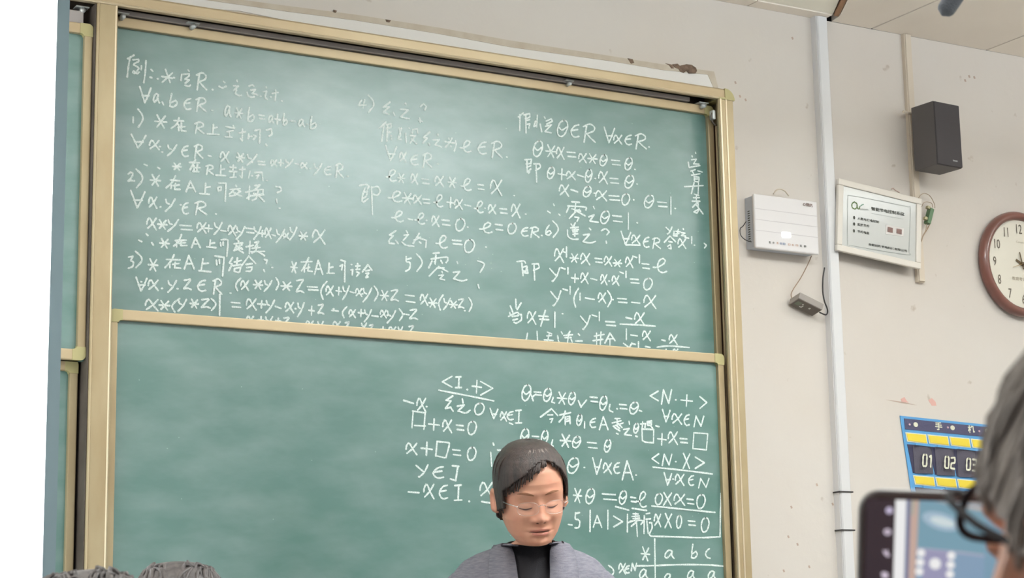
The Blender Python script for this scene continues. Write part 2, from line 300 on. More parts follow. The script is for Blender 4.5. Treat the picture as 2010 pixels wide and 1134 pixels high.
# each row: crop origin and scale the row was measured in, board, then glyph boxes / raw strokes ('~')
CR = {'A': (230, 80, 4.535), 'B': (230, 320, 3.78), 'C': (600, 180, 4.05), 'E': (560, 440, 4.7238), 'D': (990, 200, 4.3605),
      'F': (980, 430, 4.2), 'G': (780, 720, 4.05), 'H': (1000, 740, 4.674), 'I': (1100, 940, 5.844), 'J': (230, 570, 4.786)}
ROWS = [
('A','u',"~92,160 120,145 150,128;112,150 100,230 88,325;140,170 188,165 190,182 150,205;145,215 185,236 190,250 155,290 138,282 145,270 175,292 195,280;215,225 213,258;255,178 250,260 236,375;300,255 316,272;290,325 308,330 . 360 340 ~428,255 470,372;490,288 400,370;395,318 490,335 . 505 330 ~630,262 638,272;572,300 566,355;585,300 640,296 636,315 600,345;610,345 640,350 603,380;600,398 635,406 650,396 R 700 285 795 437 . 850 435 ~945,362 956,372;905,405 935,420 970,405;1065,352 1068,364;1035,402 1078,402 1035,445;1062,440 1050,470 1080,488 1105,488;1170,405 1200,395 1215,405;1185,440 1230,435 1200,470 1240,478;1155,460 1165,490 1195,503 1220,500 . 1245 485 . 1275 495 ~1325,412 1327,420;1300,455 1330,450 1315,500 1335,522 . 1365 500 ~1408,440 1410,452;1380,470 1432,460;1412,465 1405,535 . 1465 536"),
('A','u',"V 200 405 300 555 a 320 470 375 555 ~400,545 412,570 b 465 470 540 590 E 590 510 660 612 R 695 508 790 630 . 845 620 a 955 575 1010 680 * 1050 600 1115 690 b 1160 595 1225 720 = 1260 660 1310 700 a 1345 665 1390 735 + 1400 655 1450 745 b 1475 650 1515 750 - 1545 712 1585 718 a 1612 700 1665 765 . 1690 745 b 1715 675 1775 785"),
('A','u',"1 135 680 148 730 ) 175 608 235 770 * 335 660 440 778 ~505,710 590,715;550,685 530,740 480,780;545,745 548,800;570,730 570,800 612,805;540,772 602,765 R 685 725 770 825 ~855,745 850,828;855,778 890,770;800,830 905,835;965,765 1040,778;1030,755 1042,775;975,810 1030,800;960,855 1020,860;995,812 1000,850;1085,822 1140,810;1115,785 1112,890 1095,870;1170,830 1165,872 1182,850 . 1195 850 ~1220,800 1270,790 1265,910;1215,840 1236,850 1210,880;1325,795 1370,785 1375,830 1350,850;1322,920 1330,935"),
('A','u',"V 125 830 255 955 x 285 885 375 970 . 380 942 . 400 990 y 440 925 530 1025 E 570 930 635 1030 R 680 925 760 1045 - 808 1022 835 1030 x 915 985 995 1085 * 1060 1000 1130 1080 y 1145 1010 1245 1110 . 1200 1080 = 1250 1070 1315 1108 x 1365 1060 1420 1120 + 1430 1060 1480 1115 y 1490 1055 1565 1130 - 1580 1092 1612 1100 x 1632 1085 1690 1140"),
('C','u',"- 0 605 0 606 y 58 570 130 662 E 142 590 205 660 R 232 572 297 682 . 333 672 . 32 610"),
('B','u',"~200,10 222,18;300,33 315,42 * 410 0 475 52 ~535,-5 610,-2;580,-25 540,50;570,20 568,65;595,10 590,62;560,62 605,65;572,35 612,35 R 655 15 712 85 ~768,15 765,88;768,48 795,45;730,90 803,95;835,30 880,35;860,15 855,60;830,62 885,65;865,75 860,105;835,108 880,105;905,50 950,48;930,30 925,110 910,95;985,60 975,110;1000,95;1020,70 1075,70 1080,130;1030,95 1050,90 1035,115 . 1110 130"),
('B','u',"2 78 68 128 138 ) 130 45 195 183 * 245 85 320 170 ~395,125 462,132;432,95 405,145 362,185;402,150 398,190;432,150 425,195 466,196;415,168 460,162 A 510 135 580 213 ~655,150 650,226;655,182 690,176;610,226 682,232;750,150 805,150 800,285;745,182 768,176 768,200 748,206 745,182;880,165 885,175;838,196 912,190;862,202 832,230;890,196 915,212;905,215 870,238 832,246;858,215 895,235 925,247;982,172 975,270;950,216 1002,206;960,262 992,240;1020,168 1058,162 1018,200;1010,202 1080,196 1074,232 1010,226;998,242 1086,236;1045,202 1030,260 1000,278;1045,240 1090,285;1175,176 1210,182 1214,205 1186,220;1180,268 1186,295 . 1203 335"),
('B','u',"V 100 200 205 335 x 232 250 295 335 . 320 325 y 350 265 430 360 . 470 310 E 480 290 530 378 R 570 285 662 382 . 732 378"),
('B','u',"x 218 405 292 495 * 300 420 370 490 y 368 418 455 508 = 465 458 555 500 x 590 440 660 520 + 650 460 705 510 y 712 440 778 532 - 768 500 805 506 x 820 460 880 540 . 884 515 y 878 470 948 568 = 955 480 1015 522 y 1008 470 1068 566 + 1055 500 1098 545 x 1095 480 1142 560 - 1148 532 1172 540 y 1172 490 1242 592 x 1230 520 1270 560 y 1275 475 1332 572 * 1348 510 1410 572"),
('E','u',"x 250 48 370 185"),
('B','u',"~215,525 228,538;160,572 182,583;255,590 268,608 * 315 560 385 630 ~430,575 512,572;476,530 455,580 418,616;440,590 440,622;475,575 470,612 516,612;455,596 506,590 A 550 555 615 628 ~690,570 685,622;690,597 722,592;663,622 732,628;770,570 812,568 820,590 812,692;765,590 768,616;785,585 785,610;896,575 900,582;865,600 930,592;870,640 925,605 875,628;880,612 930,640;865,650 922,628;882,632 936,666;985,580 980,672;955,622 1010,610;1020,590 1050,582 1022,622;1000,632 1060,626;990,657 1092,655;1040,612 1025,650 998,668;1045,655 1092,688"),
('B','u',"3 80 688 128 780 ) 125 655 190 776 * 230 710 300 800 ~365,715 466,718;422,680 396,730 353,776;390,736 390,776;430,736 425,776 470,780;410,752 456,745 A 497 685 570 785 ~635,710 622,795;630,748 676,742;604,798 696,808;724,690 792,700;791,700 780,838;735,720 738,756;756,715 758,745;855,700 832,742 852,748 828,798;868,735 920,722;892,702 886,752;860,762 916,752;872,782 915,772 904,810 866,802 870,782;975,690 922,762;975,690 1026,745;955,752 1000,746;960,776 1000,770 990,800 955,802;1090,715 1112,722 1104,746;1086,792 1092,806 . 1150 775"),
('E','u',"* 50 348 108 450 ~145,350 246,346;216,310 190,370 150,432;176,386 175,442;215,372 208,432 250,438;190,410 225,400 A 270 335 345 465 ~405,360 400,450;400,406 440,396;385,455 452,455;512,334 556,346;550,350 548,535;505,390 530,376 520,425 . 612 375 ~605,425 622,420 618,470;650,390 690,386;670,365 668,412;655,420 690,416;660,442 686,452 660,482;765,375 714,442;765,375 802,426;745,432 782,426;745,456 772,452 745,496 768,490"),
('B','u',"V 140 845 220 950 . 178 880 x 228 865 305 945 . 332 930 y 370 870 440 960 . 447 932 z 490 860 550 942 E 592 865 660 950 R 705 860 775 972 . 840 965 ( 872 855 920 946 x 915 870 975 945 * 1010 870 1078 936 y 1085 870 1148 952 ) 1172 850 1200 940 * 1215 880 1295 945 z 1325 860 1385 965 = 1410 915 1490 945"),
('E','u',"( 320 530 392 695 x 375 570 445 665 + 470 585 520 655 y 525 570 592 700 - 600 625 636 636 x 650 595 710 670 . 714 645 y 712 590 800 722 ) 815 575 862 710 * 880 615 955 708 z 972 605 1048 716 = 1110 650 1200 732 x 1250 645 1322 752 * 1328 685 1405 772 ( 1415 655 1468 795 y 1460 685 1530 792 * 1522 710 1592 778 z 1600 690 1656 782 . 1662 802 ) 1695 683 1732 808"),
('B','u',"x 207 1010 305 1095 * 310 1020 390 1090 ( 398 1005 470 1105 y 445 1010 515 1100 * 540 1010 602 1075 z 620 1005 690 1078 ) 690 1005 735 1092 | 750 975 768 1130 = 845 1030 915 1075 x 955 1005 1032 1090 + 1040 1020 1100 1075 y 1098 1015 1168 1112 - 1172 1062 1215 1078 x 1245 1030 1310 1110 . 1322 1080"),
('E','u',"y 108 725 175 858 + 218 760 268 842 z 300 740 356 836 - 428 800 490 806 . 446 785 ( 522 765 575 866 x 588 790 650 866 + 675 790 725 856 y 725 790 798 906 - 800 848 860 856 x 878 795 936 868 . 944 845 y 935 800 1022 918 ) 1050 785 1092 892 . 1100 832 - 1118 835 1146 840 z 1148 785 1228 886"),
('J','u',"x 1212 240 1282 320 + 1325 245 1375 310 y 1385 245 1460 340 + 1488 260 1535 310 z 1558 250 1622 332 - 1680 320 1715 325 x 1770 285 1842 362 y 1878 290 1935 372"),
('E','u',"- 370 950 410 955 x 440 900 512 972 z 550 905 596 982 - 630 960 665 965 y 700 915 752 992 z 775 930 816 1002 + 885 950 925 1000 x 955 950 1026 1022 y 1040 950 1086 1022 z 1140 940 1192 1022"),
('C','u',"4 418 65 482 128 ) 485 28 548 166 ~670,82 615,125 665,120 615,165 665,180;695,165 708,190;790,92 798,102;750,140 815,145 752,202;758,202 800,212 822,215;910,120 935,100 958,120 945,146;905,210 910,246;898,225 928,238"),
('C','u',"~640,240 585,290;620,268 605,396;640,265 680,252 675,285 645,290;650,272 645,396;645,325 680,320;680,350 680,382;742,290 752,345 735,372;760,290 735,375 760,380;795,330 798,405 . 820 290 ~850,300 845,330;855,300 885,296 890,330;830,350 870,350 828,410;840,375 880,415;985,320 935,365 965,370 930,410;975,410 985,426;1050,338 1052,348;1010,385 1062,380 1025,422 1080,440;1135,370 1138,378;1105,397 1190,410;1162,370 1145,402 1108,442;1190,390 1195,420 1180,475;1150,430 1156,438 e 1225 390 1315 480 E 1365 395 1440 495 R 1470 395 1560 525 . 1597 520"),
('C','u',"V 635 425 722 550 x 745 480 800 562 E 830 500 896 582 R 925 490 1002 602 . 1050 575"),
('C','u',"e 637 620 720 712 * 730 650 786 722 x 835 650 890 736 = 920 690 980 736 x 1025 670 1096 756 * 1130 680 1196 762 e 1230 690 1316 786 = 1365 735 1416 782 x 1465 698 1560 826 . 1655 826"),
('C','u',"~425,746 480,738 502,752 490,775;470,765 450,830 447,870;455,802 490,790 480,830 450,852;495,850 455,880;522,755 530,978;520,762 570,755 590,790 570,822 535,816 e 655 790 765 876 * 768 802 846 892 x 850 820 920 896 = 930 850 985 892 e 1015 820 1090 916 + 1120 840 1180 922 x 1180 855 1246 936 - 1260 898 1312 910 e 1340 870 1412 962 . 1425 925 x 1450 895 1512 972 = 1540 925 1602 972"),
('D','u',"x 58 870 135 992 . 182 960"),
('C','u',"e 683 948 778 1032 - 810 1010 850 1018 e 868 965 946 1052 . 960 1022 x 1000 985 1060 1072 = 1080 1015 1146 1066 0 1188 1010 1268 1106 . 1287 1076 e 1380 1040 1482 1122 = 1505 1050 1566 1106 0 1603 1045 1676 1130"),
('F','u',"E 178 65 240 140 R 250 65 326 150 . 350 135 6 378 50 432 132 ) 430 15 492 150 ~590,40 600,55;560,90 565,140 600,165 650,166;585,72 650,66;625,30 610,62;600,90 652,86;605,106 642,100;625,75 620,142;605,126 646,120;740,75 752,88;690,130 742,125 688,186;690,188 750,196 792,184;840,96 875,80 906,105 885,130;880,182 883,198 V 1003 98 1082 212 ~1040,212 1160,215 x 1088 130 1160 206 E 1183 145 1236 232 R 1256 155 1326 242 ~1405,140 1358,192;1405,140 1452,186;1395,185 1425,190;1385,225 1410,210 1415,245 1395,240 v 1372 65 1422 122 ~1440,100 1435,135 1466,140;1455,100 1492,105;1475,85 1465,132;1515,78 1518,86;1495,110 1530,115 1500,135 1536,140;1440,125 1480,118 x 1470 160 1538 242 - 1530 152 1560 158 1 1580 145 1590 202 . 1608 215 ~1688,200 1706,216 1690,238"),
('C','u',"~985,320 985,320"),
('E','u',"~1025,60 965,100 1000,105 962,150 962,176 1012,180;1022,150 1046,180;1120,60 1132,80;1100,102 1140,96 1092,150;1080,165 1120,195 1190,204;1240,85 1215,130 1182,180;1190,150 1252,120;1215,120 1306,150 1300,216;1240,165 1256,175 e 1395 105 1502 222 = 1545 145 1636 192 0 1655 143 1757 262 . 1860 212"),
('E','u',"~1120,300 1122,345 1155,358 1150,412 1114,436;1128,325 1165,315 ) 1205 275 1276 436 ~1370,270 1426,265;1395,285 1390,355;1350,322 1490,305 1506,330 1490,356;1360,340 1328,406;1332,482 1420,392;1420,395 1506,440;1380,346 1388,370;1440,335 1455,362;1450,438 1455,450;1420,476 1465,470 1430,506 1476,516;1400,410 1470,405;1590,348 1596,364;1555,446 1616,440 1558,506;1562,506 1635,526 1682,514;1780,340 1835,360 1840,386 1804,446;1784,560 1794,592"),
('D','u',"~160,95 118,130;132,108 130,246;165,112 215,100 215,130 178,145;182,110 184,266;185,160 215,152;195,192 216,186 208,226;265,165 250,212 275,200;280,115 275,216;305,190 318,256;340,130 348,142;355,165 400,145 410,165 360,192;350,210 402,196 348,250;345,255 400,266 q 448 158 546 297 E 563 190 642 302 R 668 190 777 346 V 853 213 942 352 x 933 283 1006 362 E 1028 280 1091 366 R 1113 273 1213 402 . 1237 386"),
('D','u',"q 243 333 332 467 * 355 368 440 477 x 443 385 512 492 = 535 425 610 476 x 633 440 702 522 * 713 445 792 527 q 813 453 882 547 = 915 495 991 546 q 1026 478 1097 582 . 1115 578"),
('D','u',"~175,495 230,490 226,530;192,500 195,602 226,572;185,532 225,526;190,560 226,546;215,595 205,612;250,530 300,530 306,560 265,586;270,545 275,686 q 363 558 432 657 + 458 573 522 667 x 528 593 607 667 - 622 625 677 642 q 688 578 752 687 . 776 656 x 803 593 882 702 = 903 648 977 702 q 1026 628 1112 737 . 1135 703"),
('D','u',"x 468 708 552 807 - 568 750 627 770 q 670 723 747 812 . 769 781 x 778 758 877 847 = 893 798 987 847 0 1001 788 1074 882 . 1105 838 q 1193 798 1282 907 = 1308 853 1392 902 1 1422 813 1424 962 . 1460 912"),
('D','u',"~420,875 426,886;370,935 392,950;465,960 475,970;575,855 642,860;610,862 600,950;540,890 690,900 696,926;550,900 530,946;575,915 652,935;555,997 610,940 642,920;610,930 690,976;600,985 636,990 620,1022;760,895 770,914;720,985 766,965 730,1020 802,1030 q 818 933 902 1042 = 923 968 1007 1032 1 1053 950 1064 1090 . 1135 1035"),
('D','u',"~1635,432 1637,440;1605,462 1608,470;1600,495 1642,490 1618,530 1665,532;1572,515 1580,560 1672,545;1595,592 1632,580;1610,600 1622,622;1655,590 1692,600;1600,628 1672,615;1622,640 1665,645 1660,682 1626,676 1622,640;1625,660 1664,660;1540,726 1700,716;1622,690 1598,785;1660,690 1656,790;1625,790 1662,800;1615,820 1667,820;1605,850 1672,850;1642,800 1640,850;1650,860 1608,902;1655,860 1658,925 1645,950 1620,942 1655,920;1640,880 1700,958"),
('F','u',"x 453 240 532 357 - 523 267 552 277 1 550 230 556 312 * 583 285 652 357 x 668 280 747 377 = 788 320 847 362 x 863 305 927 387 * 938 333 1007 392 x 1038 310 1102 402 - 1098 305 1132 317 1 1148 295 1158 362 = 1176 363 1237 412 e 1268 325 1382 440"),
('F','u',"~145,350 200,345 216,362;185,362 195,466;190,397 225,386 220,430 195,426;200,442 236,446 228,390;270,370 320,368 326,400 280,422;285,380 290,502 v 415 402 497 512 - 508 400 542 412 1 560 400 570 452 + 593 453 652 522 x 668 440 732 532 - 753 490 802 502 x 833 455 887 542 . 905 510 x 928 465 987 547 - 993 435 1022 447 1 1040 430 1048 482 = 1078 490 1152 532 0 1186 488 1264 582"),
('F','u',"v 423 590 507 712 - 523 575 562 587 1 578 555 588 617 ( 608 570 658 725 1 660 610 670 667 - 708 650 782 662 x 813 605 877 692 ) 885 590 927 722 . 935 663 = 973 650 1052 692 - 1088 685 1157 692 x 1188 625 1292 737"),
('F','u',"~135,660 138,732;90,715 110,766;180,690 145,746;75,802 140,770 160,776;105,802 155,796;85,770 90,790;150,790 180,785 180,830 140,856 120,850;110,832 150,822 x 228 758 302 867 = 323 795 407 832 ~378,752 340,882 1 452 765 460 892 . 520 780 v 668 795 747 907 - 763 790 802 802 1 818 765 828 837 = 873 840 957 882 - 1043 810 1092 822 x 1113 768 1197 872 ~995,865 1150,872 1285,882 1 1042 905 1050 992 - 1083 955 1137 962 x 1178 920 1247 1002"),
('F','u',"~232,940 218,1012;310,925 315,1002;395,930 432,946;370,995 442,1000;410,945 398,1002;390,962 430,960;480,960 490,1010 530,1042;510,930 520,946;582,925 565,952;530,960 602,952;540,977 592,976;570,950 560,1022;590,990 600,1012;650,945 660,957;630,1005 682,1005;780,965 862,950;770,1002 852,990;800,940 800,1032;837,930 830,1032;910,940 868,1022;910,940 952,1002;890,987 932,985;910,985 910,1037 v 1023 1020 1092 1082 - 1093 1025 1122 1032 1 1142 1010 1152 1062 - 1203 1050 1242 1057 - 1338 995 1367 1002 x 1398 950 1467 1032 ~1300,1055 1400,1045 1565,1058 1 1370 1072 1378 1112 - 1390 1095 1415 1098 x 1430 1070 1472 1112"),
('G','l',"< 352 75 437 160 I 458 78 510 167 . 555 180 + 593 108 667 206 > 655 115 762 224 ~328,185 540,225 765,270"),
('G','l',"- 48 265 127 290 x 153 245 227 357 . 232 315 ~440,230 385,265 425,270 380,330 425,320;420,320 442,352;515,253 520,286;475,312 530,302 480,352;485,350 540,366 577,344 0 610 288 692 380 V 735 328 797 412 x 816 355 867 430 E 868 350 922 420 ~890,445 916,456 I 935 343 988 448"),
('G','l',"~125,350 115,482;120,350 220,365 210,495;135,465 222,470 + 248 413 332 502 x 358 418 432 522 = 468 458 527 507 0 556 433 630 537"),
('G','l',"x 66 603 157 697 + 188 598 277 702 ~315,590 304,708;315,592 402,602 410,625 385,720;305,706 375,722 = 438 653 502 707 0 553 638 627 742 ~760,605 765,622;740,678 748,788;795,660 846,665 830,792;800,792 820,806 845,800;850,715 856,726 . 880 720"),
('G','l',"v 148 778 242 872 E 278 788 372 882 ~435,785 488,790;480,790 462,902;420,890 465,903"),
('G','l',"- 86 993 172 999 x 208 928 292 1047 E 328 933 402 1047 I 448 938 512 1062 . 570 1068 x 653 913 757 1037 ~668,1070 772,1086 = 798 968 852 1006"),
('H','l',"q 110 70 202 215 ~200,165 216,216;205,192 222,170 245,156 = 225 133 292 168 q 308 103 387 222 ~400,185 386,228 412,236 * 438 138 522 248 q 538 138 607 252 ~630,215 655,276;655,272 705,210 = 738 178 808 232 q 823 173 897 302 ~920,250 914,300 946,320 . 985 290 = 1008 245 1077 297 q 1098 228 1187 337 - 1190 306 1212 313"),
('H','l',"< 1285 128 1368 216 N 1385 108 1495 248 . 1525 208 + 1573 163 1677 267 > 1742 178 1812 287"),
('H','l',"~385,290 283,366;385,290 442,352;350,346 396,346;370,385 396,380 380,416;460,347 560,325;512,310 490,370 453,412;510,365 510,436;515,365 552,360 555,426;515,386 550,380;515,406 552,400 q 613 343 667 442 1 682 410 692 467 E 733 373 792 462 A 823 363 902 482 ~965,380 1012,380;940,420 1022,400;985,380 985,430;950,450 1042,420;990,420 1032,462;975,440 1010,470;960,460 1012,492;980,515 996,522;1095,405 1100,432;1045,480 1097,470 1053,526;1055,526 1117,535 q 1136 423 1187 512 ~1155,540 1172,546;1200,430 1246,425;1220,410 1215,472;1246,425 1240,470;1260,410 1302,400 1297,440 1265,440 1260,410;1285,440 1310,466;1262,425 1298,420 - 1340 447 1370 455"),
('H','l',"V 1403 293 1472 412 x 1488 333 1582 432 E 1598 338 1652 442 N 1683 352 1790 455 "),
('H','l',"q 98 473 182 612 1 192 568 200 602 = 208 538 272 578 q 288 488 357 617 ~395,575 385,620 400,632 * 463 523 562 642 q 573 543 657 647 = 713 593 802 657 q 866 573 932 687"),
('H','l',"~1215,472 1218,582;1215,475 1322,480 1320,602;1220,582 1250,596 1320,602 + 1358 518 1437 622 x 1453 498 1542 617 = 1563 558 1632 607 ~1690,510 1680,656;1680,655 1805,667 1817,520 1690,510"),
('H','l',"q 528 738 642 882 . 686 828 V 763 738 842 892 x 858 783 937 887 E 953 778 1012 882 A 1033 768 1132 942 . 1160 898"),
('H','l',"< 1303 703 1372 792 N 1392 702 1497 810 . 1525 775 X 1588 698 1657 837 > 1698 733 1792 837 ~1315,825 1600,855 1860,888"),
('H','l',"V 1418 873 1487 992 . 1500 935 x 1518 888 1602 992 E 1638 898 1692 992 N 1725 925 1838 1015"),
('I','l',"* 148 108 242 268 q 286 108 397 282 = 478 163 642 246 q 670 133 762 287 = 803 203 867 268 e 868 145 987 322 ~630,315 782,356;820,335 986,360 0 1083 168 1172 292 X 1173 153 1278 302 x 1298 170 1427 302 = 1448 223 1527 292 0 1558 178 1663 337 ~1045,308 1400,345 1770,382;1840,165 1834,400 1830,662"),
('I','l',"- 90 520 132 526 5 162 385 228 562 | 328 358 350 602 A 376 418 472 552 | 533 358 552 572 > 603 425 717 548 | 758 405 775 607 ~770,500 830,480;830,397 890,400;820,430 902,424;860,390 855,472;798,482 900,472 950,480 920,520;870,480 880,656;810,542 870,490;830,455 905,448;960,420 955,625;980,397 1022,390;980,460 1032,455;990,480 1005,622;1020,500 1046,500 1050,560 1020,632 1040,655 x 1073 398 1152 547 X 1193 393 1278 557 0 1328 418 1392 562 = 1463 473 1547 537 0 1610 443 1707 607 ~1830,662 1600,672 1300,662 1040,655"),
('I','l',"~1080,685 1084,950 1090,1300;860,995 1080,992 1400,980 1700,985 1945,1005 * 925 778 1022 937 a 1193 813 1302 912 b 1498 748 1575 908 c 1660 798 1722 908"),
('I','l',"x 668 963 747 1087 E 738 988 792 1077 N 805 962 878 1052 a 903 1033 1000 1140 a 1188 1083 1275 1180 a 1453 1048 1542 1150 a 1688 1053 1782 1152 ~550,990 598,1030 605,1080 560,1120;905,1230 990,1225"),
]
def parse_row(crop, spec):
    ox, oy, s = CR[crop]; T = spec.split(); out = []; i = 0
    def add(pts): out.append([(ox+a/s, oy+b/s) for a, b in pts])
    def flush(txt):
        for st in txt.split(';'):
            pts = [tuple(map(float, q.split(','))) for q in st.split()]
            if pts: add(pts)
    while i < len(T):
        t = T[i]
        if t.startswith('~'):
            buf = [t[1:]]; i += 1
            while i < len(T) and ',' in T[i]: buf.append(T[i]); i += 1
            flush(' '.join(buf)); continue
        if t == '.': add([(float(T[i+1]), float(T[i+2]))]); i += 3; continue
        x0, y0, x1, y1 = map(float, T[i+1:i+5]); i += 5
        for st in GL[t].split(';'):
            pts = [tuple(map(float, q.split(','))) for q in st.split()]
            add([(x0+(x1-x0)*a/100, y0+(y1-y0)*b/100) for a, b in pts])
    return out
# ---------------------------------------------------------------- the room shell
ZC = 3.208
struct(box('floor', (-3.5, -8.5, -.1), (7.5, .3, 0), M_FLOOR, bev=0))
wall = struct(box('wall_front', (-3.5, 0, 0), (7.5, .24, ZC), M_WALL, bev=0))
struct(box('wall_right', (7.3, -8.5, 0), (7.5, 0, ZC), M_WALL, bev=0))
ceil = struct(box('ceiling', (-3.5, -8.5, ZC+.03), (7.5, .3, ZC+.15), M_DARK, bev=0))
# the ceiling: a border strip along the wall, then panels with open joints
XS = [-.97+.5226*k for k in range(-1, 16)] ; off = 3.690-XS[9]; XS = [x+off for x in XS]
for a, b in zip(XS[:-1], XS[1:]):
    left = b < 3.95
    for j, (y0, y1) in enumerate(((-1.05, 0), (-2.10, -1.055), (-3.15, -2.105))):
        if j == 0 and left:
            box('ceiling_border', (a+.002, -.055, ZC), (b-.002, 0, ZC+.028), M_CEIL, ceil, .001)
            box('ceiling_panel', (a+.003, y0, ZC+.004), (b-.003, -.057, ZC+.028), M_CEILW, ceil, .002)
        elif j == 0 and a < 3.95 < b:
            box('ceiling_border', (a+.002, -.055, ZC), (4.0, 0, ZC+.028), M_CEIL, ceil, .001)
            # this panel is cut on the skew and leaves a brown gap beside its neighbour
            bm = bmesh.new()
            for z in (ZC+.004, ZC+.028): pass
            P = [(a+.003, -.057), (4.000, -.057), (3.66, -.62), (3.66, y0), (a+.003, y0)]
            bm.free()
            extr = [(p[0], p[1]) for p in P]
            extrude('ceiling_panel', extr, 'z', ZC+.004, ZC+.028, M_CEILW, ceil)
            P2 = [(4.028, -.057), (4.04, 0), (b-.003, 0), (b-.003, y0), (3.70, y0), (3.70, -.62)]
            extrude('ceiling_panel', P2, 'z', ZC+.001, ZC+.028, M_CEIL, ceil)
        else:
            box('ceiling_panel', (a+.003, y0, ZC), (b-.003, y1 if j else 0, ZC+.028), M_CEIL, ceil, .002)
M_BROWN = mat('brown timber batten', (150, 112, 82), .8)
extrude('timber_batten', [(4.003, -.057), (4.022, -.057), (3.695, -.62), (3.672, -.62)], 'z', ZC-.002, ZC+.02, M_BROWN, ceil)
box('ceiling_panel', (-3.5, -8.5, ZC), (7.3, -3.155, ZC+.028), M_CEIL, ceil, 0)

# fresh plaster band above the chalkboard with a beige edge and a knocked-out hole
def band(name, top, bot, y0, m, parent):
    T = [U(*p, 0) for p in top]; B = [U(*p, 0) for p in bot]; n = len(T)
    V = [(p[0], y, p[2]) for y in (0.002, -y0) for p in T+B]; F = []
    for i in range(n-1):
        o = 2*n
        F += [(o+i, o+i+1, o+n+i+1, o+n+i), (i, i+1, o+i+1, o+i), (n+i, n+i+1, o+n+i+1, o+n+i)]
    return mesh(name, V, F, m, parent)
tops = [(-40, -72), (470, 0), (560, 12), (700, 30), (860, 55), (1000, 80), (1200, 111), (1300, 127), (1400, 141), (1408, 172)]
mid = [(-40, -60), (470, 10), (560, 23), (700, 41), (860, 67), (1000, 93), (1200, 121), (1300, 138), (1388, 147), (1399, 172)]
bots = [(-40, -20), (470, 22), (560, 40), (700, 62), (860, 87), (1000, 112), (1200, 142), (1300, 160), (1388, 176), (1399, 178)]
band('plaster_edge', tops, mid, .0045, M_LINE, wall)
band('plaster_band', mid, bots, .003, M_PLASTER, wall)
def blob(name, pts, y, m, parent, th=.004):
    P = [U(px, py, 0) for px, py in pts]; n = len(P)
    V = [(p[0], y-th, p[2]) for p in P]+[(p[0], y, p[2]) for p in P]
    F = [tuple(range(n))[::-1]]+[(i, (i+1) % n, n+(i+1) % n, n+i) for i in range(n)]
    return mesh(name, V, F, m, parent)
blob('plaster_chip', [(1318, 127), (1328, 126), (1332, 130), (1345, 127), (1355, 128), (1364, 134), (1366, 140), (1363, 145), (1350, 145), (1345, 140), (1340, 144), (1333, 141), (1330, 136), (1322, 133)], -.0045, M_CHIP, wall, .002)
blob('plaster_chip', [(1304, 125), (1318, 128), (1321, 135), (1316, 135), (1312, 129)], -.0045, M_CHIP, wall, .0015)
blob('plaster_chip', [(1230, 115), (1240, 117), (1243, 124), (1237, 126)], -.0045, M_CHIP, wall, .001)
blob('plaster_chip', [(653, 20), (660, 22), (658, 26), (653, 25)], -.0045, M_CHIP, wall, .001)
blob('plaster_chip', [(755, 39), (766, 41), (763, 45), (757, 44)], -.0045, M_CHIP, wall, .001)
M_RED = mat('faded red tape remains', (214, 168, 158), .9); M_SCUFF = mat('wall scuff', (182, 160, 146), .9)
blob('tape_remnant', [(1768, 783), (1775, 779), (1780, 787), (1784, 790), (1770, 789)], 0, M_RED, wall, .0006)
blob('tape_remnant', [(1822, 785), (1829, 781), (1836, 788), (1838, 796), (1829, 796)], 0, M_RED, wall, .0006)
blob('tape_remnant', [(1738, 784), (1770, 788), (1800, 795), (1770, 791)], 0, M_SCUFF, wall, .0006)
for (a, b) in ((1443, 162), (1452, 189), (1463, 196), (1603, 951), (1634, 989), (1553, 995), (1547, 1053), (1565, 1068), (1538, 1120), (1588, 1112), (1555, 75), (1902, 150), (1912, 152), (1894, 158)):
    blob('wall_scuff', [(a-2, b-2), (a+1, b-3), (a+3, b+2), (a, b+3)], 0, M_SCUFF, wall, .0004)

# ---------------------------------------------------------------- the sliding chalkboard: outer frame
YF, YU, YL = -.12, -.053, -.088         # frame front, rear (upper) panel face, front (lower) panel face
ZT0, ZT1 = 2.836, 2.871
ZB = .80
fr = thing('chalkboard_frame', 'gold aluminium outer frame of the sliding chalkboard with a rounded top right corner', 'frame', (2.5, 0, ZB))
XP0, XP1, XR0, XR1 = 1.482, 1.537, 3.471, 3.531
XLL = -.62
# top rail: a face with a bright lower lip
extrude('top_rail', [(YF, ZT0+.004), (YF, ZT1-.006), (YF+.006, ZT1), (0, ZT1), (0, ZT1-.004), (YF+.03, ZT1-.004), (YF+.03, ZT0+.012), (YF+.02, ZT0+.006)], 'x', XLL, XR1-.034, M_GOLDH, fr)
extrude('rail_lip', [(YF-.001, ZT0-.001), (YF-.003, ZT0+.002), (YF-.001, ZT0+.006), (YF+.006, ZT0+.006), (YF+.02, ZT0+.001)], 'x', XLL, XR1-.034, M_RIB, fr)
def post(x0, x1, z0, z1, ribs, name='post', body=None):
    # a front flange on a hollow body, so that the panels run behind the flange
    b0, b1 = body or (x0, x1)
    prof = [(b0, 0)]+([(b0, YF+.012), (x0, YF+.012)] if b0 > x0 else [])+[(x0, YF+.004), (x0+.004, YF)]
    for rx, rw in ribs:
        for k in range(7):
            a = math.pi*k/6; prof.append((rx-rw*math.cos(a), YF-rw*.8*math.sin(a)))
    prof += [(x1-.006, YF), (x1, YF+.008)]+([(x1, YF+.012), (b1, YF+.012)] if b1 < x1 else [])+[(b1, 0)]
    return extrude(name, prof, 'z', z0, z1, M_GOLD, fr)
post(XP0, XP1, ZB, ZT0-.0015, [], body=(XP0, XP0+.026))
box('inner_channel', (XP0-.004, YF+.008, ZB), (XP0-.0005, -.013, ZT0-.002), M_DARK, fr, .0005)
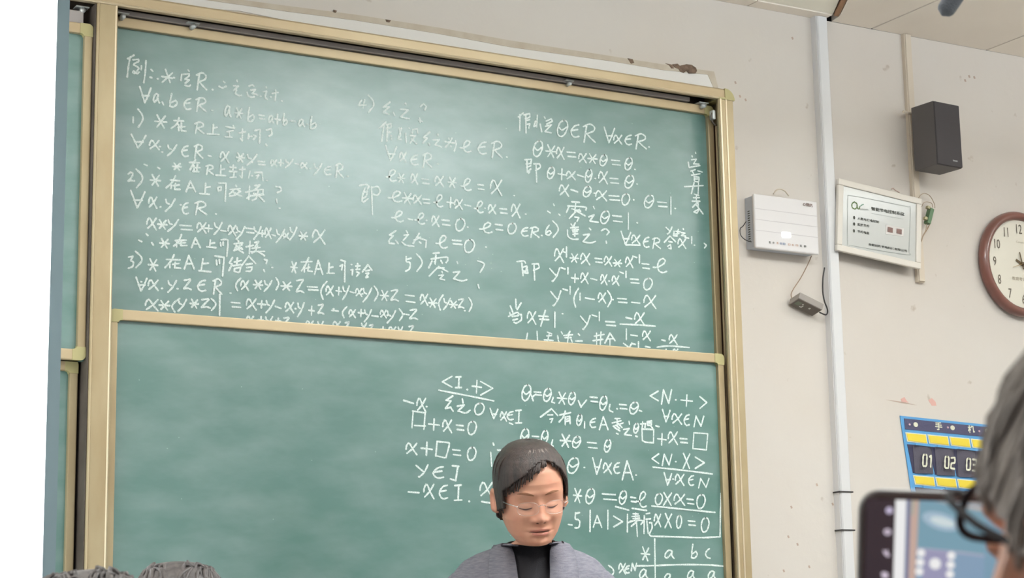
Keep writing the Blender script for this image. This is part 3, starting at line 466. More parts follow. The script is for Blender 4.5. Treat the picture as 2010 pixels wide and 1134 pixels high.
extrude('post_bead', [(XP1-.007, YF-.0005), (XP1-.004, YF-.003), (XP1-.001, YF-.0005)], 'z', ZB, ZT0-.002, M_RIB, fr)
extrude('post_bead', [(XP0+.002, YF-.0005), (XP0+.004, YF-.0025), (XP0+.006, YF-.0005)], 'z', ZB, ZT0-.002, M_GOLDH, fr)
post(XR0, XR1, ZB, ZT1-.036, [], body=(XR0+.026, XR1))
for rx, rw in ((XR0+.006, .0045), (XR0+.027, .0035)):
    extrude('post_bead', [(rx-rw*math.cos(math.pi*k/6), YF-rw*.9*math.sin(math.pi*k/6)) for k in range(7)], 'z', ZB, ZT1-.036, M_RIB, fr)
post(XLL-.06, XLL, ZB, ZT1, [])
prof = [(XR1-.036, ZT1)]+[(XR1-.036+.036*math.sin(a), ZT1-.036+.036*math.cos(a)) for a in [k*math.pi/16 for k in range(9)]]+[(XR1-.06, ZT1-.036), (XR1-.06, ZT1-.031), (XR1-.036, ZT1-.031)]
extrude('corner_cap', prof, 'y', YF-.003, 0, M_OLIVE, fr)
box('back_plate', (XLL, -.012, ZB), (XR0+.025, -.002, ZT1-.005), M_DARK, fr, 0)
box('bottom_rail', (XLL, YF, ZB-.05), (XR1, 0, ZB), M_GOLDH, fr, .004)
# running track and rollers in the dark gap above the panels
box('running_track', (XP1+.003, -.072, 2.829), (XR0-.075, -.045, 2.843), M_GREY, fr, .002)
box('running_track', (XLL, -.050, 2.826), (XP0-.06, -.030, 2.842), M_GREY, fr, .002)
box('guide_channel', (XR0+.0225, -.104, ZB), (XR0+.0255, -.014, ZT0-.07), mat('brown painted shade', (112, 84, 66), .5, metal=.4), fr, .001)  # brown colour paints in the shadow on the post's inner side
box('guide_bead', (XR0+.0185, -.078, ZB), (XR0+.0222, -.070, ZT0-.075), M_RIB, fr, .0005)
def roller(x, z, s=1):
    bm = bmesh.new(); boxv(bm, (x-.018*s, -.085, z), (x+.018*s, -.055, z+.004)); boxv(bm, (x-.004, -.08, z-.010), (x+.004, -.06, z)); bevel(bm, .0012, 1)
    r = bmobj('roller_bracket', bm, M_STEEL, fr)
    V, F = tube_geo([(x, -.086, z-.008), (x, -.064, z-.008)], .007*s, 14); mesh('roller_wheel', V, F, M_STEEL, r, True)
roller(XP0-.028, 2.829); roller(XP1+.026, 2.829); roller(1.76, 2.832); roller(2.95, 2.832, .8); roller(XR0-.03, 2.826)
# counterweight cord fitting by the right post
bm = bmesh.new(); boxv(bm, (XR0-.0135, -.105, 2.772), (XR0-.002, -.085, 2.802)); bevel(bm, .004, 3); bmobj('cord_clamp', bm, M_STEEL, fr)
V, F = tube_geo(crom([U(1401, 216, -.1), U(1396, 226, -.1), U(1398, 238, -.1), U(1404, 246, -.1)], 4), .0022, 8); mesh('lift_cord', V, F, M_DARK, fr, True)

# ---------------------------------------------------------------- chalkboard panels
def panel(nm, label, x0, x1, z0, z1, y, rw, rows, lrail=True, z_track=False):
    t = thing('sliding_chalkboard', label, 'chalkboard', ((x0+x1)/2, y, z0), 'green sliding chalkboard panels')
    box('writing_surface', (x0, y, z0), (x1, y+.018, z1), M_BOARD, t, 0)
    yf = y-.013
    rt, rs = .028, .022
    box('top_rail', (x0+.03, yf, z1-rt), (x1-.03, y+.02, z1), M_GOLDH, t, .003)
    box('bottom_rail', (x0+.03, yf, z0), (x1-.03, y+.02, z0+rt), M_GOLDH, t, .003)
    box('side_rail', (x0, yf, z0+.03), (x0+rs, y+.02, z1-.03), M_GOLD, t, .003)
    box('side_rail', (x1-rs, yf, z0+.03), (x1, y+.02, z1-.03), M_GOLD, t, .003)
    for sx, xc in ((1, x0), (-1, x1)):
        for sz, zc in ((1, z0), (-1, z1)):
            pr = [(.034, 0)]+[(.012-.012*math.sin(a), .012-.012*math.cos(a)) for a in (0, .4, .8, 1.2, math.pi/2)]
            pr += [(0, .034), (rs+.001, .034)]+[(rs+.001+.008*(1-math.cos(a)), rt+.006-.006*math.sin(a)*1 if False else rt+.008*(1-math.sin(a))) for a in (0, .5, 1.0, 1.57)]+[(.034, rt+.0)]
            P = [(xc+sx*p[0], zc+sz*p[1]) for p in pr]
            extrude('corner_cap', P, 'y', yf-.0015, y+.02, M_OLIVE, t)
    for crop, spec in rows:
        st = []
        for s in parse_row(crop, spec):
            st.append([(q[0], q[2]) for q in (U(px, py, y) for px, py in s)])
        st = [[p for p in s if z0+.01 < p[1] < z1-.01] for s in st]; st = [s for s in st if s]
        if st: ribbons('chalk_line', st, .0050, y, M_CHALK, t)['kind'] = 'stuff'
    return t
def split_corners(s):
    return s
up_rows = [(c, s) for c, b, s in ROWS if b == 'u']; lo_rows = [(c, s) for c, b, s in ROWS if b == 'l']
upper = panel('u', 'rear green chalkboard panel at upper right, covered with three columns of chalk algebra', XP1-.025, 3.488, 1.66, 2.826, YU, .02, up_rows)
lower = panel('l', 'front green chalkboard panel at lower right, chalked only on its right half behind the teacher', XP1+.001, 3.466, .83, 2.033, YL, .02, lo_rows)
ul = panel('ul', 'narrow visible strip of blank front chalkboard panel, upper left beside the projection screen', XLL+.002, XP0-.005, 1.895, 2.780, YL, .02, [])
ll = panel('ll', 'narrow visible strip of blank rear chalkboard panel, lower left beside the projection screen', XLL+.002, XP0-.012, .83, 1.900, YU, .02, [])
box('grey_spacer', (1.20, -.085, 2.784), (XP0-.026, -.060, 2.818), M_GREY, fr, .002)
# faint wiped smudges and chalk dots
dots = []
for k in range(46):
    px, py = random.uniform(300, 1390), random.uniform(240, 660)
    q = U(px, py, YU); dots.append([(q[0], q[2])])
ribbons('chalk_dust', dots, .0022, YU, mat('faint chalk', (150, 176, 168), .95), upper)['kind'] = 'stuff'
dots = []
for k in range(30):
    px, py = random.uniform(260, 1400), random.uniform(740, 1120)
    q = U(px, py, YL); dots.append([(q[0], q[2])])
ribbons('chalk_dust', dots, .002, YL, MATS['faint chalk'], lower)['kind'] = 'stuff'

# ---------------------------------------------------------------- projection screen in front of the board's left part
ps = thing('projection_screen', 'glowing white projection screen with a slate grey border at the far left', 'projection screen', (.35, -.30, .85))
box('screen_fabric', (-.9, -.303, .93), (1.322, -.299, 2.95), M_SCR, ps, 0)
box('screen_border', (1.322, -.304, .88), (1.3525, -.299, 3.0), M_BORD, ps, 0)
box('screen_border', (-.94, -.304, .88), (-.9, -.299, 3.0), M_BORD, ps, 0)
box('screen_border', (-.9, -.304, 2.95), (1.322, -.299, 3.0), M_BORD, ps, 0)
box('screen_border', (-.9, -.304, .88), (1.322, -.299, .93), M_BORD, ps, 0)
V, F = tube_geo([(-.96, -.30, .875), (1.38, -.30, .875)], .014, 12); mesh('weight_bar', V, F, M_WHITE, ps, True)
box('screen_housing', (-1.0, -.36, 3.0), (1.42, -.25, ZC), M_WHITE, ps, .01)

# ---------------------------------------------------------------- trunking on the wall
tr = thing('cable_trunking', 'wide white plastic cable trunking running floor to ceiling, right of the chalkboard', 'cable trunking', (U(1640, 600, 0)[0], 0, 0))
x0 = (U(1622, 680, 0)[0]+U(1593, 36, 0)[0]+U(1642, 1120, 0)[0])/3; x1 = (U(1656, 680, -.03)[0]+U(1624, 42, -.03)[0])/2
extrude('trunking_base', [(x0, 0), (x0, -.026), (x1, -.026), (x1, 0)], 'z', 0, ZC, M_PVC, tr)
extrude('trunking_lid', [(x0+.002, -.026), (x0+.002, -.030), (x0+.006, -.034), (x1-.006, -.034), (x1-.002, -.030), (x1-.002, -.026)], 'z', 0, ZC-.002, M_PVC, tr)
for py in (965, 1040, 1134+90):
    z = U(1655, py, -.03)[2]
    box('cable_tie', (x0-.004, -.0365, z-.0022), (x1+.004, .0, z+.0022), M_BLACK, tr, .0005)
tr2 = thing('narrow_trunking', 'narrow beige cable trunking from the ceiling down past the black speaker', 'cable trunking', (U(1790, 300, 0)[0], 0, 1.9))
xa = (U(1766, 70, 0)[0]+U(1784, 300, 0)[0])/2; xb = xa+.031
zb = U(1805, 555, 0)[2]
extrude('trunking_base', [(xa, 0), (xa, -.014), (xb, -.014), (xb, 0)], 'z', zb, ZC, M_BEIGE, tr2)
extrude('trunking_lid', [(xa+.002, -.014), (xa+.004, -.019), (xb-.004, -.019), (xb-.002, -.014)], 'z', zb+.003, ZC-.002, M_BEIGE, tr2)

# ---------------------------------------------------------------- white control cabinet
def quady(name, c, y, m, parent, th=.001):
    P = [U(px, py, y) for px, py in c]; n = len(P)
    V = [(p[0], y-th, p[2]) for p in P]+[(p[0], y, p[2]) for p in P]
    return mesh(name, V, [tuple(range(n))[::-1]]+[(i, (i+1) % n, n+(i+1) % n, n+i) for i in range(n)], m, parent)
def place_rect(c, y):
    cen, hw, hh, a = rect_px(c, y); M = Matrix.Translation(cen) @ Matrix.Rotation(-a, 4, 'Y'); return M, hw, hh, cen
def local(name, lo, hi, M, m, parent, bev=.002, seg=2): return box(name, lo, hi, m, parent, bev, M, seg)
M, hw, hh, cen = place_rect([(1479, 379), (1605, 396), (1607.5, 499), (1484, 487)], -.055)
cab = thing('control_cabinet', 'white wall-mounted plastic control box with a small lit window, left of the trunking', 'control box', (cen[0], 0, cen[2]-hh))
local('case_body', (-hw+.004, .012, -hh+.004), (hw-.004, .055, hh-.004), M, M_SIDE, cab, .003)
local('front_cover', (-hw, 0, -hh), (hw, .013, hh), M, M_WHITE, cab, .006, 3)
for k, zz in enumerate((.45, .05, -.35)):
    local('cover_groove', (-hw+.004, -.0006, hh*zz-.0008), (hw-.004, .0004, hh*zz+.0008), M, mat('cover groove', (206, 200, 200), .6) if k == 0 else MATS['cover groove'], cab, 0)
for k in range(14):
    local('vent_slot', (-hw+.0032, .030, -hh*.7+k*hh*.085), (-hw+.0042, .040, -hh*.7+k*hh*.085+.003), M, M_INK, cab, 0)
def px_in(px, py, y=-.0555):
    return U(px, py, y)
q = [U(*p, -.056) for p in ((1534, 455), (1551, 456), (1551, 467), (1535, 466))]
w = thing  # noqa
lw = quady('indicator_window', [(1535, 455), (1550, 456), (1552, 459), (1552, 466), (1549, 467), (1537, 467), (1534, 464), (1534, 457)], -.0552, mat('lit indicator', (255, 255, 255), .4, emit=3.0), cab, .0015)
def ontext(name, s, p0, p1, hpx, y, m, parent, bold=.02):
    a = U(*p0, y); b = U(*p1, y); ux = b-a; h = hpx*.00149
    n = ux/np.linalg.norm(ux); uz = np.array([-n[2], 0, n[0]])*h
    return text(name, s, a, ux, uz, m, parent, bold=bold)
ontext('logo_print', 'O視訊', (1576, 404), (1595, 407), 8, -.0560, mat('brown print', (120, 98, 92), .7), cab)
lv = []
cols = [M_INK, mat('blue print', (110, 130, 160), .7), mat('orange print', (196, 150, 120), .7)]
for k, px in enumerate((1511, 1518, 1526, 1533, 1539, 1549, 1556, 1564, 1572, 1580)):
    ontext('symbol_print', random.choice('合回田日口王五'), (px-2.2, 477+(px-1511)*.115), (px+2.2, 477.5+(px-1511)*.115), 4.2, -.0560, cols[0] if k in (0, 1, 8, 9) else cols[1] if k in (3, 4) else cols[2], cab)
tube('cable_loop', [U(1518, 381, -.03), U(1524, 373, -.035), U(1532, 371, -.035), U(1541, 375, -.035), U(1548, 384, -.03)], .0022, M_BEIGE, cab, 8, curve=5)
c1 = tube('data_cable', [U(1465, 434, -.03), U(1458, 444, -.02), U(1454, 447, -.012), U(1452.5, 453, -.01), U(1455, 463, -.012), U(1464, 471, -.02), U(1477, 475, -.03)], .0015, M_BLACK, None, 8, curve=5)
tag(c1, 'thin dark cable looping out of the left side of the white control box', 'cable')
# power adapter hanging below
V, F = [], []
P0 = U(1568, 585, -.055); PL = U(1614.5, 608, -.055)-P0
PW = U(1548, 598, -.008)-P0; PT = U(1566, 571, -.055)-P0
nl = PL/np.linalg.norm(PL); PW = PW-nl*(PW@nl)*.55; nw = PW/np.linalg.norm(PW); PT = PT-nl*(PT@nl)
ad = thing('power_adapter', 'small grey power adapter hanging by its cable under the white control box', 'power adapter', (P0[0]+PL[0]/2, 0, P0[2]-.03))
bm = bmesh.new(); Q = [P0, P0+PL, P0+PL+PW, P0+PW]; Q = Q+[q+PT for q in Q]; vs = [bm.verts.new(q) for q in Q]
for f in ((0, 3, 2, 1), (4, 5, 6, 7), (0, 1, 5, 4), (1, 2, 6, 5), (2, 3, 7, 6), (3, 0, 4, 7)): bm.faces.new([vs[i] for i in f])
bmesh.ops.recalc_face_normals(bm, faces=bm.faces); bevel(bm, .0015, 2)
bmobj('adapter_case', bm, mat('grey adapter plastic', (142, 134, 128), .5), ad)
def onface(name, o, a, b, m, parent, off=.0008):
    n = np.cross(a, b); n /= np.linalg.norm(n); n = -n if n@(CAM-o) < 0 else n
    V = [o+n*off, o+a+n*off, o+a+b+n*off, o+b+n*off]; V += [v-n*off*.9 for v in V]
    return mesh(name, V, [(0, 1, 2, 3), (0, 4, 5, 1), (1, 5, 6, 2), (2, 6, 7, 3), (3, 7, 4, 0)], m, parent)
lab = onface('rating_label', P0+PL*.03+PW*.06, PL*.94, PW*.88, mat('dark label', (96, 86, 78), .6), ad)
for (u, v, du, dv) in ((.60, .35, .06, .14), (.30, .30, .05, .10), (.30, .62, .10, .08), (.36, .45, .04, .25)):
    onface('label_print', P0+PL*u+PW*v, PL*du, PW*dv, mat('label white', (226, 226, 220), .6) if 'label white' not in MATS else MATS['label white'], lab, .0014)
onface('label_patch', P0+PL*.08+PW*.25, PL*.18, PW*.4, mat('label green', (112, 118, 102), .6), lab, .0012)
tag(tube('adapter_cable', [U(1593, 502, -.03), U(1586, 518, -.02), U(1572, 545, -.015), U(1558, 566, -.015), U(1553, 577, -.02), U(1554, 584, -.03)], .0016, mat('tan cable', (148, 124, 102), .6), None, 8, curve=6), 'thin tan cable from the white control box down to the hanging adapter', 'cable')
tag(tube('power_cable', [U(1618.5, 525, -.036), U(1615.5, 545, -.036), U(1615, 570, -.037), U(1618, 590, -.038), U(1623.5, 605, -.038), U(1624, 614, -.036), U(1620, 617.5, -.036), U(1609, 613, -.04)], .0024, M_BLACK, None, 8, curve=6), 'thick black cable bent along the white trunking into the hanging adapter', 'cable')

# ---------------------------------------------------------------- framed electronic notice panel
M, hw, hh, cen = place_rect([(1644.5, 351), (1809, 390), (1804, 526), (1641, 493.5)], -.045)
dp = thing('notice_panel', 'white framed electronic panel with green logo and Chinese print, right of the trunking', 'display panel', (cen[0], 0, cen[2]-hh))
bw = .021
M_FR = mat('ivory panel frame', (224, 216, 206), .45)
for lo, hi, nm in (((-hw, -.006, hh-bw), (hw, .008, hh), 'frame_bar'), ((-hw, -.006, -hh), (hw, .008, -hh+bw), 'frame_bar'), ((-hw, -.006, -hh+bw), (-hw+bw, .008, hh-bw), 'frame_bar'), ((hw-bw, -.006, -hh+bw), (hw, .008, hh-bw), 'frame_bar')):
    local(nm, lo, hi, M, M_FR, dp, .003)
local('back_case', (-hw+.006, .004, -hh+.006), (hw-.006, .0085, hh-.006), M, M_BLACK, dp, .002)
local('mounting_block', (-hw*.4, .0085, -hh+.02), (hw-.06, .045, hh-.03), M, M_BLACK, dp, .002)
local('display_sheet', (-hw+bw, -.001, -hh+bw), (hw-bw, .006, hh-bw), M, mat('grey green display sheet', (192, 192, 188), .24, coat=.3), dp, 0)
yD = -.0465
def lines(name, segs, w, y, m, parent): return ribbons(name, [[(q[0], q[2]) for q in (U(px, py, y) for px, py in s)] for s in segs], w, y, m, parent, .0005)
M_DL = mat('thin grey print', (150, 154, 150), .7)
rc = [(1665, 382.5), (1790, 407), (1788, 409)]
lines('printed_border', [[(1664, 383), (1700, 389), (1784, 406)], [(1784, 406), (1787, 412), (1784, 495)], [(1784, 495), (1781, 500), (1700, 487), (1668, 481)], [(1668, 481), (1664, 477), (1664, 383)]], .0014, yD, M_DL, dp)
M_GLOGO = mat('green logo print', (98, 122, 74), .6)
lines('logo_print', [[(1677, 396), (1672.5, 400), (1673, 407), (1678, 410), (1682, 406), (1682, 400), (1677, 396)], [(1682, 404), (1684, 409.5), (1687, 409), (1687, 406)]], .0040, yD, M_GLOGO, dp)
lines('logo_print', [[(1688, 405), (1692, 402), (1695, 401)]], .0032, yD, mat('teal logo print', (110, 148, 126), .6), dp)
ontext('logo_print', 'sion', (1688, 412), (1704, 413), 5, yD, mat('pale grey print', (170, 172, 168), .7), dp)
ontext('title_print', '智能节电控制系统', (1710, 412.5), (1775, 424), 8.2, yD, M_INK, dp)
lines('printed_rule', [[(1711, 418.5), (1735, 423), (1773, 430)]], .0010, yD, M_DL, dp)
for p0, p1, s, b in (((1683, 431), (1725, 438.5), '人数与灯电控制', (1676.5, 427)), ((1683, 443), (1706, 446.5), '实施节约', (1676.5, 439.5)), ((1683, 456.5), (1706, 460.5), '节约电能', (1676, 453))):
    ontext('printed_row', s, p0, p1, 6.4, yD, M_INK, dp)
    lines('bullet_print', [[(b[0], b[1]-1.3), (b[0], b[1]+1.3)]], .0075, yD, M_INK, dp)
ontext('company_print', '合肥创新节电科技有限公司', (1704, 481.5), (1780, 495), 5.6, yD, M_INK, dp)
def quad(name, c, y, m, parent, th=.0012):
    return blob(name, c, y, m, parent, th)
quady('digit_bezel', [(1739, 441), (1774, 448), (1773, 464), (1738, 459)], yD+.0006, mat('bezel white', (214, 208, 204), .5), dp, .0012)
M_DIG = mat('dark red digits window', (122, 92, 86), .5)
for c in ([(1742.5, 445), (1752.5, 447.5), (1752, 457), (1742, 454.5)], [(1760, 448.5), (1770, 450.5), (1769.5, 460), (1759.5, 457.5)]): quady('digit_window', c, yD-.001, M_DIG, dp)
tube('hook', [U(1750, 371, -.02), U(1753, 369, -.02), U(1757, 373, -.02), U(1766, 378, -.03)], .002, mat('pink hook', (196, 172, 160), .6), dp, 8)
tb = thing('terminal_block', 'green screw terminal connector dangling on wires right of the framed panel', 'connector', (U(1824, 420, -.03)[0], 0, U(1824, 440, -.03)[2]))
A_, B_ = U(1827, 410, -.03), U(1820, 439, -.03)
ax = (B_-A_); L_ = np.linalg.norm(ax); ax /= L_; sd = np.array([-ax[2], 0, ax[0]]); dn = np.array([0, 1.0, 0])
def obox(name, c, hx, hy, hz, m, parent, bev=.001):
    Mx = Matrix(((sd[0], dn[0], ax[0], c[0]), (sd[1], dn[1], ax[1], c[1]), (sd[2], dn[2], ax[2], c[2]), (0, 0, 0, 1)))
    return box(name, (-hx, -hy, -hz), (hx, hy, hz), m, parent, bev, Mx)
obox('housing', (A_+B_)/2, .0075, .010, L_/2, mat('green connector', (86, 116, 84), .5), tb)
for t in (.02, .75): obox('screw_tab', A_+(B_-A_)*t-sd*.012, .006, .006, .005, mat('olive tab', (178, 168, 132), .5) if t < .1 else MATS['olive tab'], tb)
M_TW = mat('tan wire', (170, 150, 128), .6)
tube('wire', [U(1802, 389, -.03), U(1808, 382, -.03), U(1816, 379.5, -.03), U(1826, 385, -.03), U(1834, 400, -.03), U(1835, 408, -.03)], .0013, M_TW, tb, 6, curve=4)
tube('wire', [U(1809, 406, -.03), U(1813, 398, -.03), U(1820, 396, -.03), U(1829, 399, -.03), U(1831, 407, -.03)], .0013, M_TW, tb, 6, curve=4)
tube('wire', [U(1819, 440, -.03), U(1817, 452, -.03), U(1811, 464, -.03), U(1808, 475, -.03)], .0014, M_TW, tb, 6, curve=3)
tube('wire', [U(1825, 440, -.03), U(1820, 450, -.03), U(1812, 463, -.03), U(1809, 473, -.03)], .0014, mat('brown wire', (140, 112, 82), .6), tb, 6, curve=3)

# ---------------------------------------------------------------- black wall speaker
p = U(1840.5, 322, -.16); pt = U(1838.7, 198, -.16)
hS = (pt[2]-p[2]); al = R(4)
sp = thing('wall_speaker', 'black box loudspeaker mounted high on the wall between trunking and clock', 'loudspeaker', (p[0]+.06, -.1, p[2]))
Ms = Matrix.Translation((p[0], -.16, p[2])) @ Matrix.Rotation(al, 4, 'Z')
Wd, Dp_ = .118, .104
local('cabinet', (0, .004, 0), (Wd, Dp_, hS), Ms, M_SPKS, sp, .0015)
local('front_grille', (.001, -.002, .002), (Wd-.001, .006, hS-.002), Ms, M_SPKF, sp, .0025)
Mt = Ms
text('badge', 'tosun', np.array(Mt @ Vector((.070, -.0028, .018))), np.array((Mt.to_3x3() @ Vector((.022, 0, 0)))), np.array((0, 0, .006)), M_STEEL, sp)
br = Ms
V, F = tube_geo([Ms @ Vector((-.02, .12, hS-.012)), Ms @ Vector((.03, .13, hS-.010))], .005, 8); mesh('mounting_bracket', V, F, M_BEIGE, sp, True)
box('wall_plate', (p[0]+.02, -.012, p[2]+.06), (p[0]+.08, 0, p[2]+.14), M_BLACK, sp, .001)
box('mounting_arm', (p[0]+.04, -.07, p[2]+.09), (p[0]+.06, -.005, p[2]+.11), M_BLACK, sp, .001)

# ---------------------------------------------------------------- wall clock
cc = U(2009, 517, -.035); rr = .186
ck = thing('wall_clock', 'round wall clock with brown rim and black numerals at the right edge', 'clock', (cc[0], 0, cc[2]-rr))
NS = 96
def lathe_y(name, prof, m, parent, c=cc, mats=None, fm=None):
    V = []; F = []; n = len(prof)
    for k in range(NS):
        a = 2*math.pi*k/NS
        for r_, y in prof: V.append((c[0]+r_*math.cos(a), y, c[2]+r_*math.sin(a)))
    for k in range(NS):
        for j in range(n-1): F.append((k*n+j, ((k+1) % NS)*n+j, ((k+1) % NS)*n+j+1, k*n+j+1))
    return mesh(name, V, F, m, parent, True)
M_RIM = mat('red brown clock rim', (118, 74, 64), .35, var=(104, 66, 58), vs=9, coat=.3)
lathe_y('rim', [(rr-.012, -.001), (rr-.004, -.006), (rr, -.014), (rr, -.022), (rr-.004, -.032), (rr-.012, -.040), (rr-.021, -.041), (rr-.028, -.036), (rr-.031, -.024)], M_RIM, ck)
mesh('dial', [(cc[0]+(rr-.029)*math.cos(2*math.pi*k/NS), -.024, cc[2]+(rr-.029)*math.sin(2*math.pi*k/NS)) for k in range(NS)]+[(cc[0]+(rr-.029)*math.cos(2*math.pi*k/NS), -.005, cc[2]+(rr-.029)*math.sin(2*math.pi*k/NS)) for k in range(NS)],
     [tuple(range(NS))[::-1]]+[(k, (k+1) % NS, NS+(k+1) % NS, NS+k) for k in range(NS)], mat('cream dial', (226, 220, 206), .4), ck)
M_NUM = mat('brown grey numerals', (92, 82, 70), .5)
yn = -.0245
for k in range(1, 13):
    a = math.pi/2-k*math.pi/6; rn = .124; hN = .033; wN = .014 if k < 10 else .026
    if k == 11: wN = .019
    cx, cz_ = cc[0]+rn*math.cos(a), cc[2]+rn*math.sin(a)
    text('numeral', str(k), (cx-wN/2, yn, cz_-hN/2), (wN, 0, 0), (0, 0, hN), M_NUM, ck)
text('dial_print', '教育考试专用', (cc[0]-.048, yn, cc[2]-.060), (.096, 0, 0), (0, 0, .013), mat('tan print', (160, 148, 128), .6), ck)
text('dial_print', 'Compas', (cc[0]-.018, yn, cc[2]+.072), (.036, 0, 0), (0, 0, .009), MATS['tan print'], ck)
def hand(px, py, w0, w1, y, m, tail=.02):
    q = U(px, py, y); d = np.array([q[0]-cc[0], q[2]-cc[2]]); L = np.linalg.norm(d); d /= L; n = np.array([-d[1], d[0]])
    P = [-d*tail+n*w0, -d*tail-n*w0, d*L-n*w1, d*L+n*w1]
    V = [(cc[0]+p_[0], y, cc[2]+p_[1]) for p_ in P]+[(cc[0]+p_[0], y+.001, cc[2]+p_[1]) for p_ in P]
    return mesh('clock_hand', V, [(0, 1, 2, 3), (0, 4, 5, 1), (1, 5, 6, 2), (2, 6, 7, 3), (3, 7, 4, 0)], m, ck)
M_HAND = mat('dark brown hand', (88, 70, 44), .4)
hand(1994.5, 509.5, .0045, .0040, -.028, M_HAND); hand(2001.5, 494.5, .0026, .0020, -.030, M_HAND); hand(1989, 524, .0012, .0006, -.032, mat('gold second hand', (150, 120, 70), .4))
tube('hand_hub', [(cc[0], -.025, cc[2]), (cc[0], -.034, cc[2])], .006, M_HAND, ck, 12)

# ---------------------------------------------------------------- hanging phone pocket organiser
O = U(1766.8, 815.5, -.004); A1 = U(1938.5, 824.5, -.004)-O; B1 = U(1779.5, 970, -.004)-O
A1 = A1/1145; B1 = B1/1030        # per measured crop pixel
def G(u, v, y=-.004):
    p_ = O+A1*(u-45)+B1*(v-70); return np.array([p_[0], y, p_[2]])
po = thing('phone_organiser', 'blue trimmed hanging pocket organiser with yellow tags and numbered pockets', 'pocket organiser', G(1000, 2600))
M_BLUE = mat('sky blue fabric', (88, 150, 200), .8, bump=.2, bs=300); M_NAVY = mat('navy fabric', (78, 76, 102), .85, bump=.3, bs=400)
M_POCK = mat('dark pocket fabric', (84, 80, 92), .8, bump=.3, bs=400); M_DNAVY = mat('deep navy fabric', (56, 54, 78), .85)
M_YEL = mat('yellow tag', (232, 206, 66), .6); M_YED = mat('white tag edge', (224, 222, 200), .6)
def gq(name, c, y, m, parent, th=.001):
    P = [G(u, v, y) for u, v in c]; n = len(P)
    V = [(p_[0], y-th, p_[2]) for p_ in P]+[(p_[0], y+.0005, p_[2]) for p_ in P]
    return mesh(name, V, [tuple(range(n))[::-1]]+[(i, (i+1) % n, n+(i+1) % n, n+i) for i in range(n)], m, parent)
gq('backing_cloth', [(45, 70), (2100, 180), (2100, 2500), (200, 2450)], -.002, M_BLUE, po, .002)
gq('header_band', [(90, 104), (2060, 215), (2060, 345), (92, 246)], -.0045, M_NAVY, po)
for (u, v) in ((228, 180), (705, 198), (1165, 216), (1640, 240)):
    gq('grommet', [(u+28*math.cos(a), v+32*math.sin(a)) for a in [k*math.pi/6 for k in range(12)]], -.006, M_YED, po, .0015)
for (u, v) in ((152, 182), (645, 196), (1058, 226), (1520, 245)):
    gq('eyelet', [(u+13*math.cos(a), v+14*math.sin(a)) for a in [k*math.pi/4 for k in range(8)]], -.006, mat('pinkish eyelet', (200, 170, 180), .6) if 'pinkish eyelet' not in MATS else MATS['pinkish eyelet'], po, .001)
def gtext(s, u, v, w, h, y=-.0065, nm='lettering'):
    o = G(u, v+h, y); text(nm, s, o, G(u+w, v+h+w*.05, y)-o, G(u-w*.02, v, y)-o, M_YED, po, bold=.03)
gtext('手', 478, 128, 92, 108); gtext('机', 905, 150, 92, 108); gtext('袋', 1400, 170, 92, 108)
def digit(ch, u, v, w, h, sl=-.12):
    D_ = {'0': [(.5, 0), (.05, .06), (0, .5), (.05, .94), (.5, 1), (.95, .94), (1, .5), (.95, .06), (.5, 0)], '1': [(.1, .12), (.45, .0), (.5, .1), (.45, 1)],
          '2': [(0, .05), (.9, 0), (1, .15), (.95, .45), (.1, .55), (0, .95), (1, 1)], '3': [(0, 0), (.95, .03), (.98, .45), (.2, .48), (.98, .53), (.95, .97), (0, 1)],
          '4': [(.1, 0), (0, .6), (1, .6), (.8, .6), (.9, 0), (.75, 1)], '5': [(1, 0), (.05, 0), (0, .45), (.9, .5), (.95, .95), (0, 1)], '6': [(1, 0), (.1, .05), (0, .95), (.95, 1), (1, .5), (.05, .48)],
          '7': [(0, 0), (1, 0), (.5, 1)], '8': [(.5, .48), (.05, .3), (.1, 0), (.9, 0), (.95, .3), (.5, .48), (0, .7), (.05, 1), (.95, 1), (1, .7), (.5, .48)], '9': [(1, .5), (.05, .5), (0, 0), (1, 0), (.95, 1), (0, 1)]}
    return [(u+w*a+sl*h*(b-.5)*1.0, v+h*b) for a, b in D_[ch]]
n_ = 1
rowsv = [(0, 0), (100, 560), (190, 1110)]
for rr_, (du, dv) in enumerate(rowsv):
    for cI in range(7):
        u0 = 95+du*.55+cI*285*(.99); v0 = dv+cI*14.5
        sk = 12
        gq('tag_edge', [(u0-5, v0+286), (u0+262, v0+300), (u0+270, v0+432), (u0+10, v0+408)], -.0045, M_YED, po, .001)
        gq('yellow_tag', [(u0+8, v0+300), (u0+250, v0+312), (u0+258, v0+418), (u0+22, v0+394)], -.0058, M_YEL, po, .001)
        gq('pocket_recess', [(u0+8, v0+444), (u0+262, v0+450), (u0+300, v0+815), (u0+52, v0+815)], -.0045, M_DNAVY, po, .001)
        # the bulging pocket
        g = []; V = []; F = []
        for j in range(7):
            for i in range(7):
                a, b = i/6, j/6; uu = u0+72+a*240+b*(-4); vv = v0+452+b*370+6*math.sin(a*math.pi)*(1-b)*2
                p_ = G(uu, vv, 0); V.append((p_[0], -.007-.012*math.sin(a*math.pi)**.6*(1-b*.8), p_[2]))
        for j in range(6):
            for i in range(6): k = j*7+i; F.append((k, k+7, k+8, k+1))
        mesh('pocket', V, F, M_POCK, po, True)
        gq('pocket_hem', [(u0+68, v0+428), (u0+316, v0+440), (u0+318, v0+474), (u0+70, v0+456)], -.0200, M_BLUE, po, .001)
        s = '%02d' % (rr_*7+cI+1)
        st = [digit(s[0], u0+148, v0+580, 48, 150), digit(s[1], u0+226, v0+588, 48, 150)]
        P = [[(q_[0], q_[2]) for q_ in (G(u, v) for u, v in d_)] for d_ in st]
        ribbons('number_print', P, .0062, -.0215, M_YED, po)

